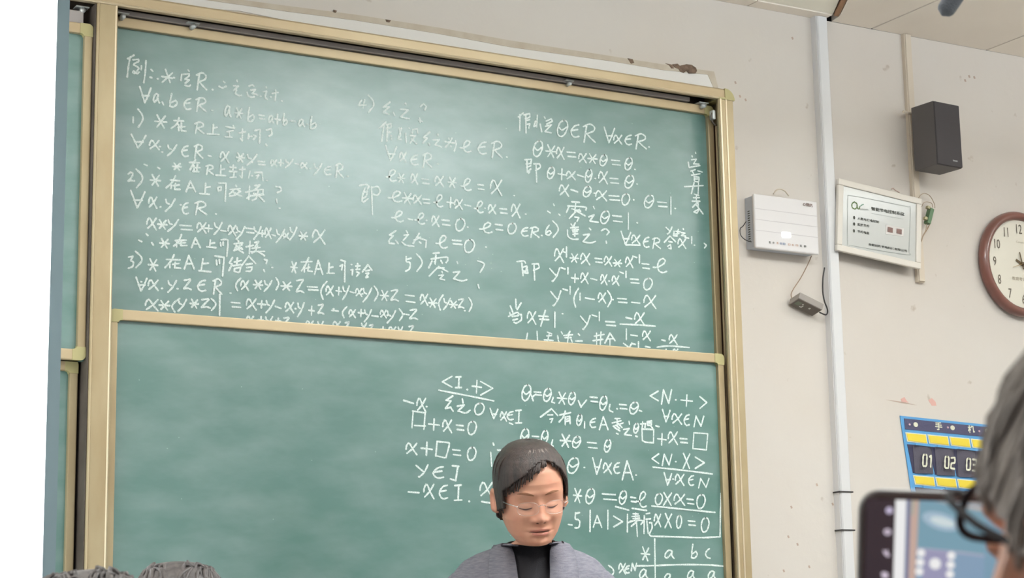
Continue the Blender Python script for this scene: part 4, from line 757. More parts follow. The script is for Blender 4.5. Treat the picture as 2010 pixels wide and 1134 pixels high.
# ---------------------------------------------------------------- grey foam microphone hanging at the top right
a, b = UD(1849, 30, 2.6), UD(1893, -34, 2.6)
mc = thing('hanging_microphone', 'grey rounded foam microphone hanging in front of the ceiling at top right', 'microphone', a)
ax_ = (b-a); L_ = np.linalg.norm(ax_); ax_ /= L_; Rm = .0125
pts, rad = [], []
for k in range(13):
    t = k/12; pts.append(a+ax_*(t*L_*1.0)); th = min(1, max(.0, t*L_/Rm)); rad.append(Rm*math.sqrt(max(0.02, 1-(1-min(1, t*L_/Rm))**2))*(1 if t < .9 else .9))
V, F = tube_geo(pts, rad, 20); mesh('foam_windscreen', V, F, mat('grey foam', (112, 116, 124), .9, bump=.6, bs=500), mc, True)
V, F = tube_geo([b, b+np.array([.02, .0, .15]), (b[0]+.02, b[1], ZC)], .004, 10); mesh('suspension_stem', V, F, M_BLACK, mc, True)
# ================================================================ people
M_SKIN = mat('skin', (226, 170, 142), .5, var=(220, 156, 130), vs=18); M_SKIN.node_tree.nodes['Principled BSDF'].inputs['Subsurface Weight'].default_value = .12
M_SKIN.node_tree.nodes['Principled BSDF'].inputs['Subsurface Radius'].default_value = (.01, .004, .002)
M_LIP = mat('lips', (206, 132, 116), .5); M_BROW = mat('eyebrow hair', (150, 104, 78), .9); M_LASH = mat('lash line', (92, 56, 46), .8)
M_HAIR = mat('dark brown hair', (48, 39, 37), .38, var=(78, 63, 57), vs=7, stretch=(14, 14, 1.5), bump=.6, bs=40)
M_HAIR2 = mat('grey brown hair', (122, 110, 103), .6, var=(150, 137, 127), vs=8, stretch=(12, 12, 2), bump=.5, bs=40)
M_HAIR3 = mat('black hair', (64, 58, 58), .5, var=(96, 88, 86), vs=8, stretch=(12, 12, 2))
M_SUIT = mat('grey tweed jacket', (120, 118, 130), .9, var=(140, 138, 148), vs=60, stretch=(1, 1, 5), bump=.5, bs=260)
M_TURT = mat('black knit', (40, 38, 42), .9, bump=.3, bs=500)
M_TROU = mat('dark trousers', (48, 48, 56), .9); M_SHOE = mat('black shoes', (34, 32, 32), .4)
M_HOOD = mat('dark school jacket', (70, 76, 92), .85); M_LENS = mat('clear lens', (235, 240, 244), .05, alpha=.03, spec=.1)
M_WIRE = mat('thin silver frame', (214, 206, 200), .25, metal=.8)

def interp(tab, z):
    zs = [r[0] for r in tab]
    return [float(np.interp(z, zs[::-1], [r[i] for r in tab][::-1])) for i in range(1, len(tab[0]))]
# z, half width, front reach, back reach, centre y   (origin between the ears, face towards -y)
PROF = [(.126, .004, .004, .004, .012), (.1235, .026, .030, .030, .012), (.117, .041, .049, .049, .010), (.106, .054, .064, .068, .008), (.090, .0645, .077, .083, .005), (.070, .0715, .086, .094, .002),
        (.045, .0755, .0905, .100, 0), (.020, .0760, .0895, .101, 0), (.0, .0745, .0870, .099, 0), (-.020, .0725, .0855, .093, 0), (-.040, .0715, .0850, .083, 0),
        (-.060, .0655, .0845, .073, 0), (-.078, .0580, .0830, .066, 0), (-.092, .0480, .0800, .062, 0), (-.102, .0395, .0740, .060, 0), (-.109, .0400, .0600, .060, .002),
        (-.116, .0440, .0420, .056, .008), (-.130, .0500, .0400, .052, .014), (-.150, .0510, .0400, .050, .022), (-.165, .0530, .0400, .052, .028), (-.180, .0720, .0460, .060, .034),
        (-.194, .1150, .058, .072, .036), (-.212, .1500, .070, .084, .036), (-.238, .1700, .086, .096, .034), (-.285, .1800, .104, .106, .030), (-.380, .175, .118, .104, .024),
        (-.460, .155, .112, .094, .02), (-.540, .142, .100, .090, .02), (-.620, .152, .104, .102, .02), (-.700, .168, .106, .118, .02), (-.770, .165, .100, .112, .02), (-.80, .10, .06, .07, .02)]
def gs(x, z, cx, cz, sx, sz): return math.exp(-((x-cx)/sx)**2-((z-cz)/sz)**2)
def face_push(x, z):
    d = 0.0; ax = abs(x)
    d += .0195*math.exp(-(x/.0105)**2)*math.exp(-((z+.036)/.012)**2)          # nose tip
    d += .0110*math.exp(-(x/.0085)**2)*math.exp(-((z+.015)/.020)**2)          # bridge
    d += .0070*gs(ax, z, .0145, -.040, .0065, .0065)                          # wings
    d -= .0105*gs(ax, z, .0315, -.001, .0170, .0125)                          # sockets
    d += .0075*gs(ax, z, .0315, -.004, .0130, .0085)                          # closed lids
    d += .0040*gs(ax, z, .030, .024, .022, .007)                              # brow ridge
    d += .0055*gs(ax, z, .043, -.030, .017, .014)                             # cheek bones
    d -= .0030*gs(ax, z, .030, -.058, .008, .018)                             # folds beside the mouth
    d += .0060*gs(ax, z, 0, -.0615, .019, .0045)                              # upper lip
    d += .0068*gs(ax, z, 0, -.0725, .016, .0050)                              # lower lip
    d -= .0050*gs(ax, z, 0, -.0668, .023, .0018)                              # mouth seam
    d -= .0030*gs(ax, z, 0, -.080, .015, .004)
    d += .0060*gs(ax, z, 0, -.094, .017, .009)                                # chin
    return d
def surf(z, phi, off=0.0, face=True):
    a, f, b, cy = interp(PROF, z)
    c, s = math.cos(phi), math.sin(phi)              # phi = 0 at the face (-y), +90 deg at +x
    e = .90 if -.10 < z < .09 else 1.0
    x = a*math.copysign(abs(s)**e, s); y = -(f if c > 0 else b)*math.copysign(abs(c)**(.92 if z > -.1 else 1), c)
    if face and c > 0 and -.105 < z < .06: y -= face_push(x, z)*min(1, c*1.6)
    n = np.array([x/a**2, y/(f if c > 0 else b)**2, 0]); n /= np.linalg.norm(n)+1e-9
    zn = max(0, (z-.05)/.08) if z > .05 else 0
    if z < -.145: zn = 1.6*math.exp(-((z+.200)/.038)**2)
    nn = np.array([n[0], n[1], zn*1.2]); nn /= np.linalg.norm(nn)
    return np.array([x, y+cy, z])+nn*off
def front(x, z, off=.0012):
    a, f, b, cy = interp(PROF, z)
    s = max(-.97, min(.97, x/a)); s = math.copysign(abs(s)**(1/.9), s)
    return surf(z, math.asin(s), off)
def Rx(t): return np.array([[1, 0, 0], [0, math.cos(t), -math.sin(t)], [0, math.sin(t), math.cos(t)]])
def Ry(t): return np.array([[math.cos(t), 0, math.sin(t)], [0, 1, 0], [-math.sin(t), 0, math.cos(t)]])
def Rz(t): return np.array([[math.cos(t), -math.sin(t), 0], [math.sin(t), math.cos(t), 0], [0, 0, 1]])
class Pose:
    """head turned about the neck, then the whole figure turned and set down at o (o = where the head centre would be untilted)"""
    def __init__(s, o, body, yaw=0, pitch=0, roll=0, shift=(0, 0, 0)):
        s.sh = np.array(shift, float)
        s.o = np.array(o, float); s.B = Rz(body); s.H = Rz(yaw)@Rx(pitch)@Ry(roll); s.y = yaw; s.p = pitch; s.r = roll; s.piv = np.array([0, .022, -.125])
    def __call__(s, v):
        v = np.array(v, float); w = min(1, max(0, (v[2]+.165)/.065)); w = w*w*(3-2*w)
        M = Rz(s.y*w)@Rx(s.p*w)@Ry(s.r*w)
        v = s.piv+M@(v-s.piv)+s.sh*w; return s.o+s.B@v
def grid_faces(nr, ns, base=0): return [(base+i*ns+k, base+i*ns+(k+1) % ns, base+(i+1)*ns+(k+1) % ns, base+(i+1)*ns+k) for i in range(nr-1) for k in range(ns)]
def pm(name, V, F, P, m, parent, smooth=True): return mesh(name, [P(v) for v in V], F, m, parent, smooth)
def hand_geo(V, F, w, d, side, up, s=1.0, curl=.35):
    """palm and five fingers from wrist w, pointing along d; side = direction of the thumb; up = back of hand"""
    d, side, up = [np.array(q, float)/np.linalg.norm(q) for q in (d, side, up)]
    pal = [w, w+d*.03*s, w+d*.06*s, w+d*.085*s]
    for off in (-.026, -.009, .009, .026): tube_geo([w+side*off*.6, w+d*.045*s+side*off, w+d*.088*s+side*off], [.013*s, .0125*s, .0095*s], 8, V, F)
    for k, (off, L) in enumerate(((.028, .068), (.0095, .078), (-.0095, .073), (-.028, .056))):
        p = w+d*.080*s+side*off*s; q = [p]; dd = d.copy()
        for j in range(3):
            dd = dd*math.cos(curl)-up*math.sin(curl); q.append(q[-1]+dd*L*s*(.42, .32, .26)[j])
        tube_geo(q, [.0088*s, .0082*s, .0074*s, .005*s], 8, V, F)
    tp = w+d*.025*s+side*.028*s; td = d*.55+side*.8-up*.25; td /= np.linalg.norm(td)
    t2 = td*.75+d*.5-up*.2; t2 /= np.linalg.norm(t2)
    tube_geo([tp-td*.012, tp+td*.03*s, tp+td*.03*s+t2*.026*s, tp+td*.03*s+t2*.046*s], [.013*s, .0115*s, .0095*s, .006*s], 8, V, F)
def ear(V, F, sx):
    base = len(V); c = np.array([sx*.0755, .012, -.004]); n = 12
    for r_, o_ in ((1.0, 0.0), (1.0, .010), (.80, .013), (.62, .009), (.3, .006)):
        for k in range(n):
            a = 2*math.pi*k/n; yy = .016*math.cos(a)*r_; zz = .030*math.sin(a)*r_*(1.0 if math.sin(a) > 0 else .95)
            V.append(np.array([c[0]+sx*(o_+.006*(yy > 0)*1.0), c[1]+yy+.004*math.sin(a), c[2]+zz]))
    F += grid_faces(5, n, base); F.append(tuple(base+4*n+k for k in range(n)))
def person_body(P, parent, arms, legs, feet_dir, ears=(1, -1), seg=120, hands=None, floor=0.0):
    """one mesh: head with its face, neck and torso lofted as rings; limbs tapered from shoulder and hip"""
    zs = list(np.linspace(.126, .06, 26))+list(np.linspace(.0585, -.112, 112))+list(np.linspace(-.115, -.30, 40))+list(np.linspace(-.32, -.80, 26))
    V = []; F = []
    for z in zs:
        for k in range(seg): V.append(surf(z, -math.pi+2*math.pi*k/seg))
    F += grid_faces(len(zs), seg); F.append(tuple(range(seg))[::-1]); F.append(tuple((len(zs)-1)*seg+k for k in range(seg)))
    for e in ears: ear(V, F, e)
    W = [P(v) for v in V]
    for A in arms:           # world-space joints: shoulder, elbow, wrist, hand direction, thumb side, back of hand
        q_ = crom(A[:3], 4); tube_geo(q_, [.024, .036]+list(np.interp(np.linspace(0, 2, 9), [0, 1, 2], [.047, .036, .026]))[2:], 12, W, F)
        hand_geo(W, F, A[2], A[3], A[4], A[5], curl=A[6] if len(A) > 6 else .35)
    for Lg in legs:
        tube_geo(crom(Lg[:3], 4), list(np.interp(np.linspace(0, 2, 9), [0, 1, 2], [.075, .052, .034])), 12, W, F)
        a = np.array(Lg[2]); fd = np.array(feet_dir, float)
        tube_geo([a-fd*.05+[0, 0, -.035], a+fd*.02+[0, 0, -.045], a+fd*.12+[0, 0, -.06], a+fd*.17+[0, 0, -.066]], [.03, .034, .028, .016], 10, W, F)
    return mesh('body', W, F, M_SKIN, parent, True)
def shell(name, P, parent, m, z0, z1, off, keep=None, seg=96, n=50, mods=None, smooth=True, th=.004):
    zs = np.linspace(z0, z1, n); V = []; F = []
    for z in zs:
        for k in range(seg):
            ph = -math.pi+2*math.pi*k/seg; o = off(z, ph) if callable(off) else off; V.append(surf(z, ph, o, False))
    for i in range(n-1):
        for k in range(seg):
            ph = -math.pi+2*math.pi*(k+.5)/seg; z = (zs[i]+zs[i+1])/2
            if keep is None or keep(z, ph): F.append((i*seg+k, i*seg+(k+1) % seg, (i+1)*seg+(k+1) % seg, (i+1)*seg+k))
    o = pm(name, V, F, P, m, parent, smooth)
    if th:
        md = o.modifiers.new('s', 'SOLIDIFY'); md.thickness = th; md.offset = -1
    return o
def strands(name, P, parent, m, specs, rad=.0016, seg=5, lift=.012):
    """hair locks: each spec gives waypoints (phi degrees, z, extra offset) over the skull"""
    V = []; F = []
    for sp_, r_ in specs:
        pts = [surf(min(z, .1255), R(ph), lift+o, False) for ph, z, o in sp_]
        pts = crom(pts, 4); n = len(pts); rr_ = [r_*(.55+.6*math.sin(math.pi*min(1, .12+i/(n-1)*.82))) for i in range(n)]
        tube_geo([P(p) for p in pts], rr_, seg, V, F)
    return mesh(name, V, F, m, parent, True)
def sleeves(P, parent, arms, m, legs=None, ml=None):
    for A in arms:
        tw = np.array(A[2])-(np.array(A[2])-np.array(A[1]))*.08
        up_ = np.array(A[0])-np.array(A[1]); up_ /= np.linalg.norm(up_); a0 = np.array(A[0])
        V, F = tube_geo([a0+up_*.046, a0+up_*.040, a0+up_*.028, a0+up_*.012]+crom([A[0], A[1], tw], 5), [.012, .028, .045, .056]+list(np.interp(np.linspace(0, 2, 11), [0, 1, 2], [.062, .055, .044])), 16); mesh('sleeve', V, F, m, parent, True)
    for Lg in (legs or []):
        V, F = tube_geo(crom([Lg[0], Lg[1], np.array(Lg[2])+[0, 0, .02]], 5), list(np.interp(np.linspace(0, 2, 11), [0, 1, 2], [.095, .072, .056])), 16); mesh('trouser_leg', V, F, ml, parent, True)
def shoes(parent, legs, fd, m):
    fd = np.array(fd, float)
    for Lg in legs:
        a = np.array(Lg[2], float); z = np.array([0, 0, 1.0])
        a = np.array([a[0], a[1], 0]); V, F = tube_geo([a-fd*.085+z*.034, a-fd*.06+z*.042, a+z*.046, a+fd*.08+z*.040, a+fd*.15+z*.034, a+fd*.185+z*.026], [.018, .034, .040, .040, .034, .014], 14)
        V = [np.array([v[0], v[1], max(0.002, v[2])]) for v in V]; mesh('shoe', V, F, m, parent, True)

# ---------------------------------------------------------------- the teacher
body = R(-26)
hc = UD(1057, 990, 4.50)
SHF = (0, -.035, -.038)
P0_ = Pose((0, 0, 0), body, R(9), R(15), R(-5), SHF)
P = Pose(hc-P0_((0, -.075, -.004)), body, R(9), R(15), R(-5), SHF)
te = thing('person', 'person in a grey tweed jacket and black turtleneck looking down before the chalkboard', 'person', (P.o[0], P.o[1], 0))
B_ = P.B; o_ = P.o
def wl(x, y, z): return o_+B_@np.array([x, y, z])
def wf(x, y, z): q_ = o_+B_@np.array([x, y, 0]); q_[2] = z; return q_
arms = [[wl(s*.150, .03, -.258), wl(s*.205, .03, -.50), wl(s*.16, -.16, -.66), B_@np.array([-s*.35, -.85, -.3]), B_@np.array([-s*.8, .2, .5]), B_@np.array([s*.1, -.3, .9])] for s in (1, -1)]
legs = [[wf(s*.085, .02, o_[2]-.78), wf(s*.09, .0, .46), wf(s*.09, .03, .085)] for s in (1, -1)]
fd = B_@np.array([0, -1, 0])
person_body(P, te, arms, legs, fd, seg=160)
# jacket: follows the torso, open at the front in a long V
def vopen(z): return .041+(z+.25)*.12 if z > -.25 else max(.0, .041+(z+.25)*.2)
def jk(z, ph):
    x = surf(z, ph, 0, False)[0]
    return not (math.cos(ph) > 0 and abs(x) < vopen(z))
shell('turtleneck', P, te, M_TURT, -.128, -.78, lambda z, ph: .005+.003*math.exp(-((z+.14)/.02)**2), seg=72, n=60, th=.002)
shell('jacket', P, te, M_SUIT, -.160, -.90 if False else -.795, lambda z, ph: .017+.004*math.sin(ph*9+z*30)*min(1, max(0, -z-.3)*6), jk, seg=144, n=90, th=.006)
sleeves(P, te, arms, M_SUIT, legs, M_TROU)
for s in (1, -1):       # lapels: broad folded strips from the collar down the opening
    V = []; F = []; zz = list(np.linspace(-.148, -.42, 16)); n = len(zz)
    for i, z in enumerate(zz):
        t = i/(n-1); w = .030+.030*math.sin(math.pi*min(1, t*1.25))*(1 if t < .8 else 0)+.002
        xi = vopen(z)-.006; xi = max(xi, .0)
        for a_, of in ((0, .026), (.5, .034), (1, .031)):
            a2, f2, b2, cy = interp(PROF, z); xx = min(xi+w*a_, a2*.93); ph = math.asin(max(-.99, min(.99, xx/a2)))*s
            V.append(surf(z, ph, of, False))
    for i in range(n-1):
        for k in range(2): F.append((i*3+k, i*3+k+1, (i+1)*3+k+1, (i+1)*3+k))
    o = pm('lapel', V, F, P, M_SUIT, te); md = o.modifiers.new('s', 'SOLIDIFY'); md.thickness = .004
V = []; F = []; N = 40      # collar standing round the back of the neck
for k in range(N+1):
    ph = R(38)+(2*math.pi-R(76))*k/N
    for z, of in ((-.172, .026), (-.150, .018), (-.132, .012), (-.136, .021), (-.176, .036)): V.append(surf(z, ph, of, False))
for k in range(N):
    for j in range(4): F.append((k*5+j, k*5+j+1, (k+1)*5+j+1, (k+1)*5+j))
o = pm('collar', V, F, P, M_SUIT, te); md = o.modifiers.new('s', 'SOLIDIFY'); md.thickness = .003
shoes(te, legs, fd, M_SHOE)
# face details
def fstrip(name, path, w, m, off=.0010):
    V = []; F = []; n = len(path)
    for i, (x, z) in enumerate(path):
        ww = w*math.sin(math.pi*(.12+.80*i/(n-1)))
        for s_ in (1, 0, -1): V.append(front(x, z+s_*ww/2, off*(1 if s_ else 1.6)))
    for i in range(n-1): F += [(3*i, 3*i+1, 3*i+4, 3*i+3), (3*i+1, 3*i+2, 3*i+5, 3*i+4)]
    return pm(name, V, F, P, m, te)
for s in (1, -1):
    fstrip('eyebrow', [(s*(.013+.036*t), .0205+.006*math.sin(math.pi*t*.75)) for t in np.linspace(0, 1, 12)], .0060, M_BROW)
    fstrip('lash_line', [(s*(.017+.030*t), -.0085-.0035*math.sin(math.pi*t)) for t in np.linspace(0, 1, 12)], .0036, M_LASH)
    fstrip('eyelid_crease', [(s*(.017+.030*t), .0020+.0035*math.sin(math.pi*t)) for t in np.linspace(0, 1, 12)], .0014, mat('lid crease', (206, 148, 122), .6) if 'lid crease' not in MATS else MATS['lid crease'], .0006)
for s in (1, -1): fstrip('nostril', [(s*(.0055+.0065*t), -.0455+.001*math.sin(math.pi*t)) for t in np.linspace(0, 1, 6)], .0030, MATS['lash line'], .0008)
fstrip('upper_lip', [(.0235*t, -.0628-.0016*abs(t)+.0012*(abs(t) > .25)*(.0)) for t in np.linspace(-1, 1, 20)], .0072, M_LIP, .0006)
fstrip('lower_lip', [(.0200*t, -.0722+.0022*t*t) for t in np.linspace(-1, 1, 20)], .0078, M_LIP, .0006)
fstrip('mouth_seam', [(.0255*t, -.0668-.0006*t*t) for t in np.linspace(-1, 1, 20)], .0016, MATS['lash line'], .0016)
# rimless glasses
gl = bpy.data.objects.new('glasses', bpy.data.meshes.new('glasses'))
for s in (1, -1):
    V = []; F = []; n = 28
    for k in range(n):
        a = 2*math.pi*k/n; q_ = (s*.0325+.0245*math.copysign(abs(math.cos(a))**.75, math.cos(a)), -.006+.0155*math.copysign(abs(math.sin(a))**.75, math.sin(a)))
        yb = -.1125+.9*abs(q_[0])**2*9*.5
        V += [(q_[0], yb, q_[1]), (q_[0], yb+.0012, q_[1])]
    F = [tuple(2*k for k in range(n)), tuple(2*k+1 for k in range(n))[::-1]]+[(2*k, 2*k+1, (2*k+3) % (2*n), (2*k+2) % (2*n)) for k in range(n)]
    pm('lens', V, F, P, M_LENS, te, False)
    pts = [V[2*k] for k in range(n)]+[V[0]]
    V2, F2 = tube_geo([P(v) for v in pts], .00035, 5); mesh('lens_edge', V2, F2, M_WIRE, te, True)
    V2, F2 = tube_geo([P(v) for v in crom([(s*.056, -.102, .0), (s*.066, -.092, .003), (s*.0775, -.050, .004), (s*.0800, .005, .006), (s*.079, .022, -.006)], 4)], .0011, 6); mesh('temple_arm', V2, F2, M_WIRE, te, True)
V2, F2 = tube_geo([P(v) for v in crom([(-.0085, -.1122, -.002), (-.004, -.1155, .002), (.004, -.1155, .002), (.0085, -.1122, -.002)], 3)], .0009, 6); mesh('glasses_bridge', V2, F2, M_WIRE, te, True)
# hair: a cap with a ragged fringe, parted a little to the viewer's right
def hairline(ph):
    d = math.degrees(ph); ad = abs(d)
    if ad < 62: return float(np.interp(d, [-62, -45, -20, 0, 15, 30, 45, 62], [.030, .046, .068, .088, .094, .086, .070, .044]))
    if ad < 95: return (.010 if d > 0 else -.010)-(ad-62)*.0005
    return -.034-(ad-90)*.0006
shell('hair', P, te, M_HAIR, .1262, -.09, lambda z, ph: .0055+.001*math.exp(-((abs(math.degrees(ph))-92)/26)**2)*min(1, max(0, (.05-z)/.05)), lambda z, ph: z > hairline(ph), seg=120, n=90, th=.006)
rg = np.random.default_rng(3); sp_l = []
for k in range(420):
    e = rg.uniform(-180, 180); pp = 12+rg.normal(0, 5)
    jit = rg.normal(0, .004)
    if -72 < e < 20:        # fringe swept to the viewer's left, down to the brow
        zend = float(np.interp(e, [-72, -50, -30, -10, 5, 20], [.012, .026, .038, .058, .078, .088]))+rg.uniform(-.006, .008)
        way = [(pp, .1245, 0), (pp*.5+e*.25, .112, .001+jit*.3), (e*.6+4, max(.098, zend+.012), .002), (e*.9, max(.075, zend+.006), .002), (e-3, zend, .000)]
    elif 20 <= e < 72:
        zend = float(np.interp(e, [20, 35, 50, 72], [.088, .074, .052, .012]))+rg.uniform(-.006, .008)
        way = [(pp+14, .1245, 0), (e*.7+8, .112, .001), (e*.95+6, max(.100, zend+.012), .002), (e+4, max(.08, zend+.006), .001), (e+6, zend, -.001)]
    else:
        ad = abs(e); sd = math.exp(-((ad-92)/26)**2); zend = ((.000 if e > 0 else -.026) if ad < 104 else -.045-(ad-110)*.0004)+rg.uniform(-.012, .016)
        way = [(e*.5+pp*.5, .1245, 0), (e*.8, .112, .002), (e, .080, .003+jit*.3), (e, .03, .002+.001*sd), (e*1.01, zend, -.003+.003*sd)]
    sp_l.append((way, rg.uniform(.0014, .0026)))
strands('hair_lock', P, te, M_HAIR, sp_l, lift=.0065)['kind'] = 'stuff'
gr = []  # pale locks paint the lamp's glare onto the crown
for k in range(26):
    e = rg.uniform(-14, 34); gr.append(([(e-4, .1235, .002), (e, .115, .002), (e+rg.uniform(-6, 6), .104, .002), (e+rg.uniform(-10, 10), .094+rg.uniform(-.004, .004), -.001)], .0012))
strands('hair_glare_lock', P, te, mat('painted hair glare', (138, 126, 120), .4), gr, lift=.0082)['kind'] = 'stuff'

# ---------------------------------------------------------------- classmates' heads low in the foreground
def seated(label, at, body, yaw, pitch, roll, hair, coat, group=None, seg=64, hl=None, arms=None, scale=None):
    Pq = Pose((0, 0, 0), body, yaw, pitch, roll); Pq = Pose(np.array(at)-Pq((0, 0, .02)), body, yaw, pitch, roll)
    o = Pq.o; Bq = Pq.B
    t = thing('person', label, 'person', (o[0], o[1], 0), group)
    def l(x, y, z): return o+Bq@np.array([x, y, z])
    def f(x, y, z): q_ = o+Bq@np.array([x, y, 0]); q_[2] = z; return q_
    if arms is None:
        arms = [[l(s*.150, .03, -.258), l(s*.21, -.02, -.50), l(s*.10, -.24, -.50), Bq@np.array([-s*.4, -.9, 0]), Bq@np.array([-s*.9, .3, .3]), np.array([0, 0, 1.0])] for s in (1, -1)]
    hz = o[2]-.76
    lg = [[f(s*.09, .0, hz), f(s*.10, -.42, hz+.02), f(s*.10, -.42, .085)] for s in (1, -1)]
    fdq = Bq@np.array([0, -1, 0])
    person_body(Pq, t, arms, lg, fdq, seg=seg)
    shell('coat', Pq, t, coat, -.152, -.795, .014, None, seg=64, n=40, th=.004)
    sleeves(Pq, t, arms, coat, lg, M_TROU); shoes(t, lg, fdq, M_SHOE)
    hlf = hl or (lambda ph: .055 if abs(ph) < R(35) else (.0 if abs(ph) < R(75) else -.055))
    shell('hair', Pq, t, hair, .1262, -.10, .012, lambda z, ph: z > hlf(ph), seg=72, n=50, th=.006)
    rq = np.random.default_rng(int(abs(at[0])*1000)); S_ = []
    for k in range(190):
        e = rq.uniform(-180, 180); zend = hlf(R(e))-rq.uniform(0, .012)
        z2 = rq.uniform(.06, .12); S_.append(([(e*.6+rq.normal(0, 14), .124, 0), (e*.9+rq.normal(0, 5), .112, .003), (e+rq.normal(0, 4), max(z2, zend+.02), .004), (e, max(.03, zend+.01), .003), (e, zend, 0)], rq.uniform(.002, .004)))
    for k in range(0):
        e = rq.uniform(-180, 180); S_.append(([(e, .112, 0), (e+6, .120, .006), (e+rq.normal(10, 10), .123, .012+rq.uniform(0, .008))], .0010))
    strands('hair_lock', Pq, t, hair, S_, lift=.0135)['kind'] = 'stuff'
    return t, Pq
c1 = UD(352, 1232, 3.60); c2 = UD(180, 1305, 2.55)
seated('person seen from behind, dark hair rising before the blank lower chalkboard, right of the post', c1, R(180-30), 0, R(6), 0, M_HAIR3, M_HOOD)
seated('person seen from behind, tuft of dark hair before the golden post\'s foot, bottom left corner', c2, R(180-22), 0, R(10), R(6), M_HAIR3, M_HOOD)

# ---------------------------------------------------------------- the near person holding up a phone
PH_D = 1.15
ph_c = UD(1948, 1093, PH_D)      # centre of the phone body
view = ray(1948, 1093); view /= np.linalg.norm(view)
rgt = _r*math.cos(R(-1.2))+_u*math.sin(R(-1.2)); rgt = rgt-_f*.10; rgt /= np.linalg.norm(rgt)
nrm = -_f+_r*(-.10); nrm = nrm-rgt*(nrm@rgt); nrm /= np.linalg.norm(nrm); upv = np.cross(nrm, rgt); upv = upv if upv[2] > 0 else -upv
pho = thing('smartphone', 'smartphone held sideways in a dark case, its screen showing a camera view of the board', 'phone', ph_c)
PM = Matrix(((rgt[0], -nrm[0], upv[0], ph_c[0]), (rgt[1], -nrm[1], upv[1], ph_c[1]), (rgt[2], -nrm[2], upv[2], ph_c[2]), (0, 0, 0, 1)))
HW, HH = .0790, .0378
def rrect(hw, hh, r_, n=8):
    out = []
    for cx_, cz_, a0 in ((hw-r_, hh-r_, 0), (-hw+r_, hh-r_, 90), (-hw+r_, -hh+r_, 180), (hw-r_, -hh+r_, 270)):
        for k in range(n+1): a = R(a0+90*k/n); out.append((cx_+r_*math.cos(a), cz_+r_*math.sin(a)))
    return out
def plate(name, prof_levels, m, parent, smooth=False):
    V = []; F = []; n = len(prof_levels[0][0])
    for pr, y in prof_levels: V += [PM @ Vector((p_[0], y, p_[1])) for p_ in pr]
    for j in range(len(prof_levels)-1): F += [(j*n+k, j*n+(k+1) % n, (j+1)*n+(k+1) % n, (j+1)*n+k) for k in range(n)]
    F += [tuple(range(n)), tuple((len(prof_levels)-1)*n+k for k in range(n))[::-1]]
    o = mesh(name, [tuple(v) for v in V], F, m, parent, smooth); bm = bmesh.new(); bm.from_mesh(o.data); bmesh.ops.recalc_face_normals(bm, faces=bm.faces); bm.to_mesh(o.data); bm.free(); return o
plate('phone_case', [(rrect(HW-.0015, HH-.0015, .012), -.0012), (rrect(HW, HH, .0135), .0005), (rrect(HW, HH, .0135), .0085), (rrect(HW-.002, HH-.002, .012), .0100)], mat('grey brown phone case', (104, 98, 98), .4, metal=.2), pho)
plate('bezel', [(rrect(HW-.0032, HH-.0042, .0105), -.0016), (rrect(HW-.0032, HH-.0042, .0105), -.0008)], mat('dark glass bezel', (74, 62, 68), .25), pho)
# the picture on the screen, built of flat emissive shapes; coordinates in millimetres from the screen's left top corner
SX0, SZ1 = -HW+.0040, HH-.0052
def scr(name, pts, rgb, lev, e=1.0, th=.00006):
    key = 'screen %d %d %d' % rgb
    m = MATS.get(key) or mat(key, rgb, .4, emit=e)
    m.node_tree.nodes['Principled BSDF'].inputs['Base Color'].default_value = (0.01, .01, .01, 1)
    y = -.0017-lev*.00008; V = []; F = []; n = len(pts)
    for dy in (0, th): V += [tuple(PM @ Vector((SX0+a/1000, y+dy, SZ1-b/1000))) for a, b in pts]
    F = [tuple(range(n)), tuple(range(n, 2*n))[::-1]]+[(k, n+k, n+(k+1) % n, (k+1) % n) for k in range(n)]
    return mesh(name, V, F, m, pho)
SH = 66.0
scr('screen', [(0, 0), (146, 0), (146, SH), (0, SH)], (66, 54, 62), 0)
def R4(a, b, c, d): return [(a, b), (c, b), (c, d), (a, d)]
def circ(cx_, cy_, r_, n=20): return [(cx_+r_*math.cos(2*math.pi*k/n), cy_+r_*math.sin(2*math.pi*k/n)) for k in range(n)]
scr('camera_preview', R4(17.2, 0, 120, SH), (150, 190, 215), 1)
scr('preview_screen', [(17.2, 0), (23.6, 0), (23.0, SH), (16.6, SH)], (255, 255, 255), 2, 1.3)
scr('preview_border', [(23.6, 0), (26.2, 0), (25.4, SH), (23.0, SH)], (140, 146, 182), 2)
scr('preview_post', [(26.2, 0), (31.0, 0), (30.2, SH), (25.4, SH)], (236, 204, 190), 2)
scr('preview_post', [(26.2, 0), (29.0, 0), (28.2, 9), (26.0, 9)], (214, 206, 190), 3)
scr('preview_board', [(31.0, 0.5), (45, 1.0), (70, 4.6), (70, 31), (56, 29.6), (30.4, 28.0)], (146, 192, 212), 3)
scr('preview_rail', [(40, .3), (70, 3.2), (70, 5.6), (52, 2.4)], (226, 216, 210), 4)
scr('preview_wall', [(40, 0), (70, 0), (70, 2.6), (56, .6)], (206, 200, 200), 4)
scr('preview_glare', [(a, b) for a, b in [(40+10*math.cos(t)*1.1+4, 12+5.2*math.sin(t)+.25*10*math.cos(t)) for t in [k*math.pi/10 for k in range(20)]]], (196, 224, 244), 5)
scr('preview_glare', [(a, b) for a, b in [(45+6*math.cos(t)*1.2, 12.2+2.6*math.sin(t)+.25*6*math.cos(t)) for t in [k*math.pi/10 for k in range(20)]]], (236, 252, 255), 6, 1.1)
scr('preview_board', [(30.2, 29.4), (56, 31), (70, 32.4), (70, SH), (29.4, SH)], (160, 192, 222), 3)
scr('preview_panel', [(34, 29.2), (50, 30.0), (50, SH), (33.4, SH)], (186, 184, 220), 5)
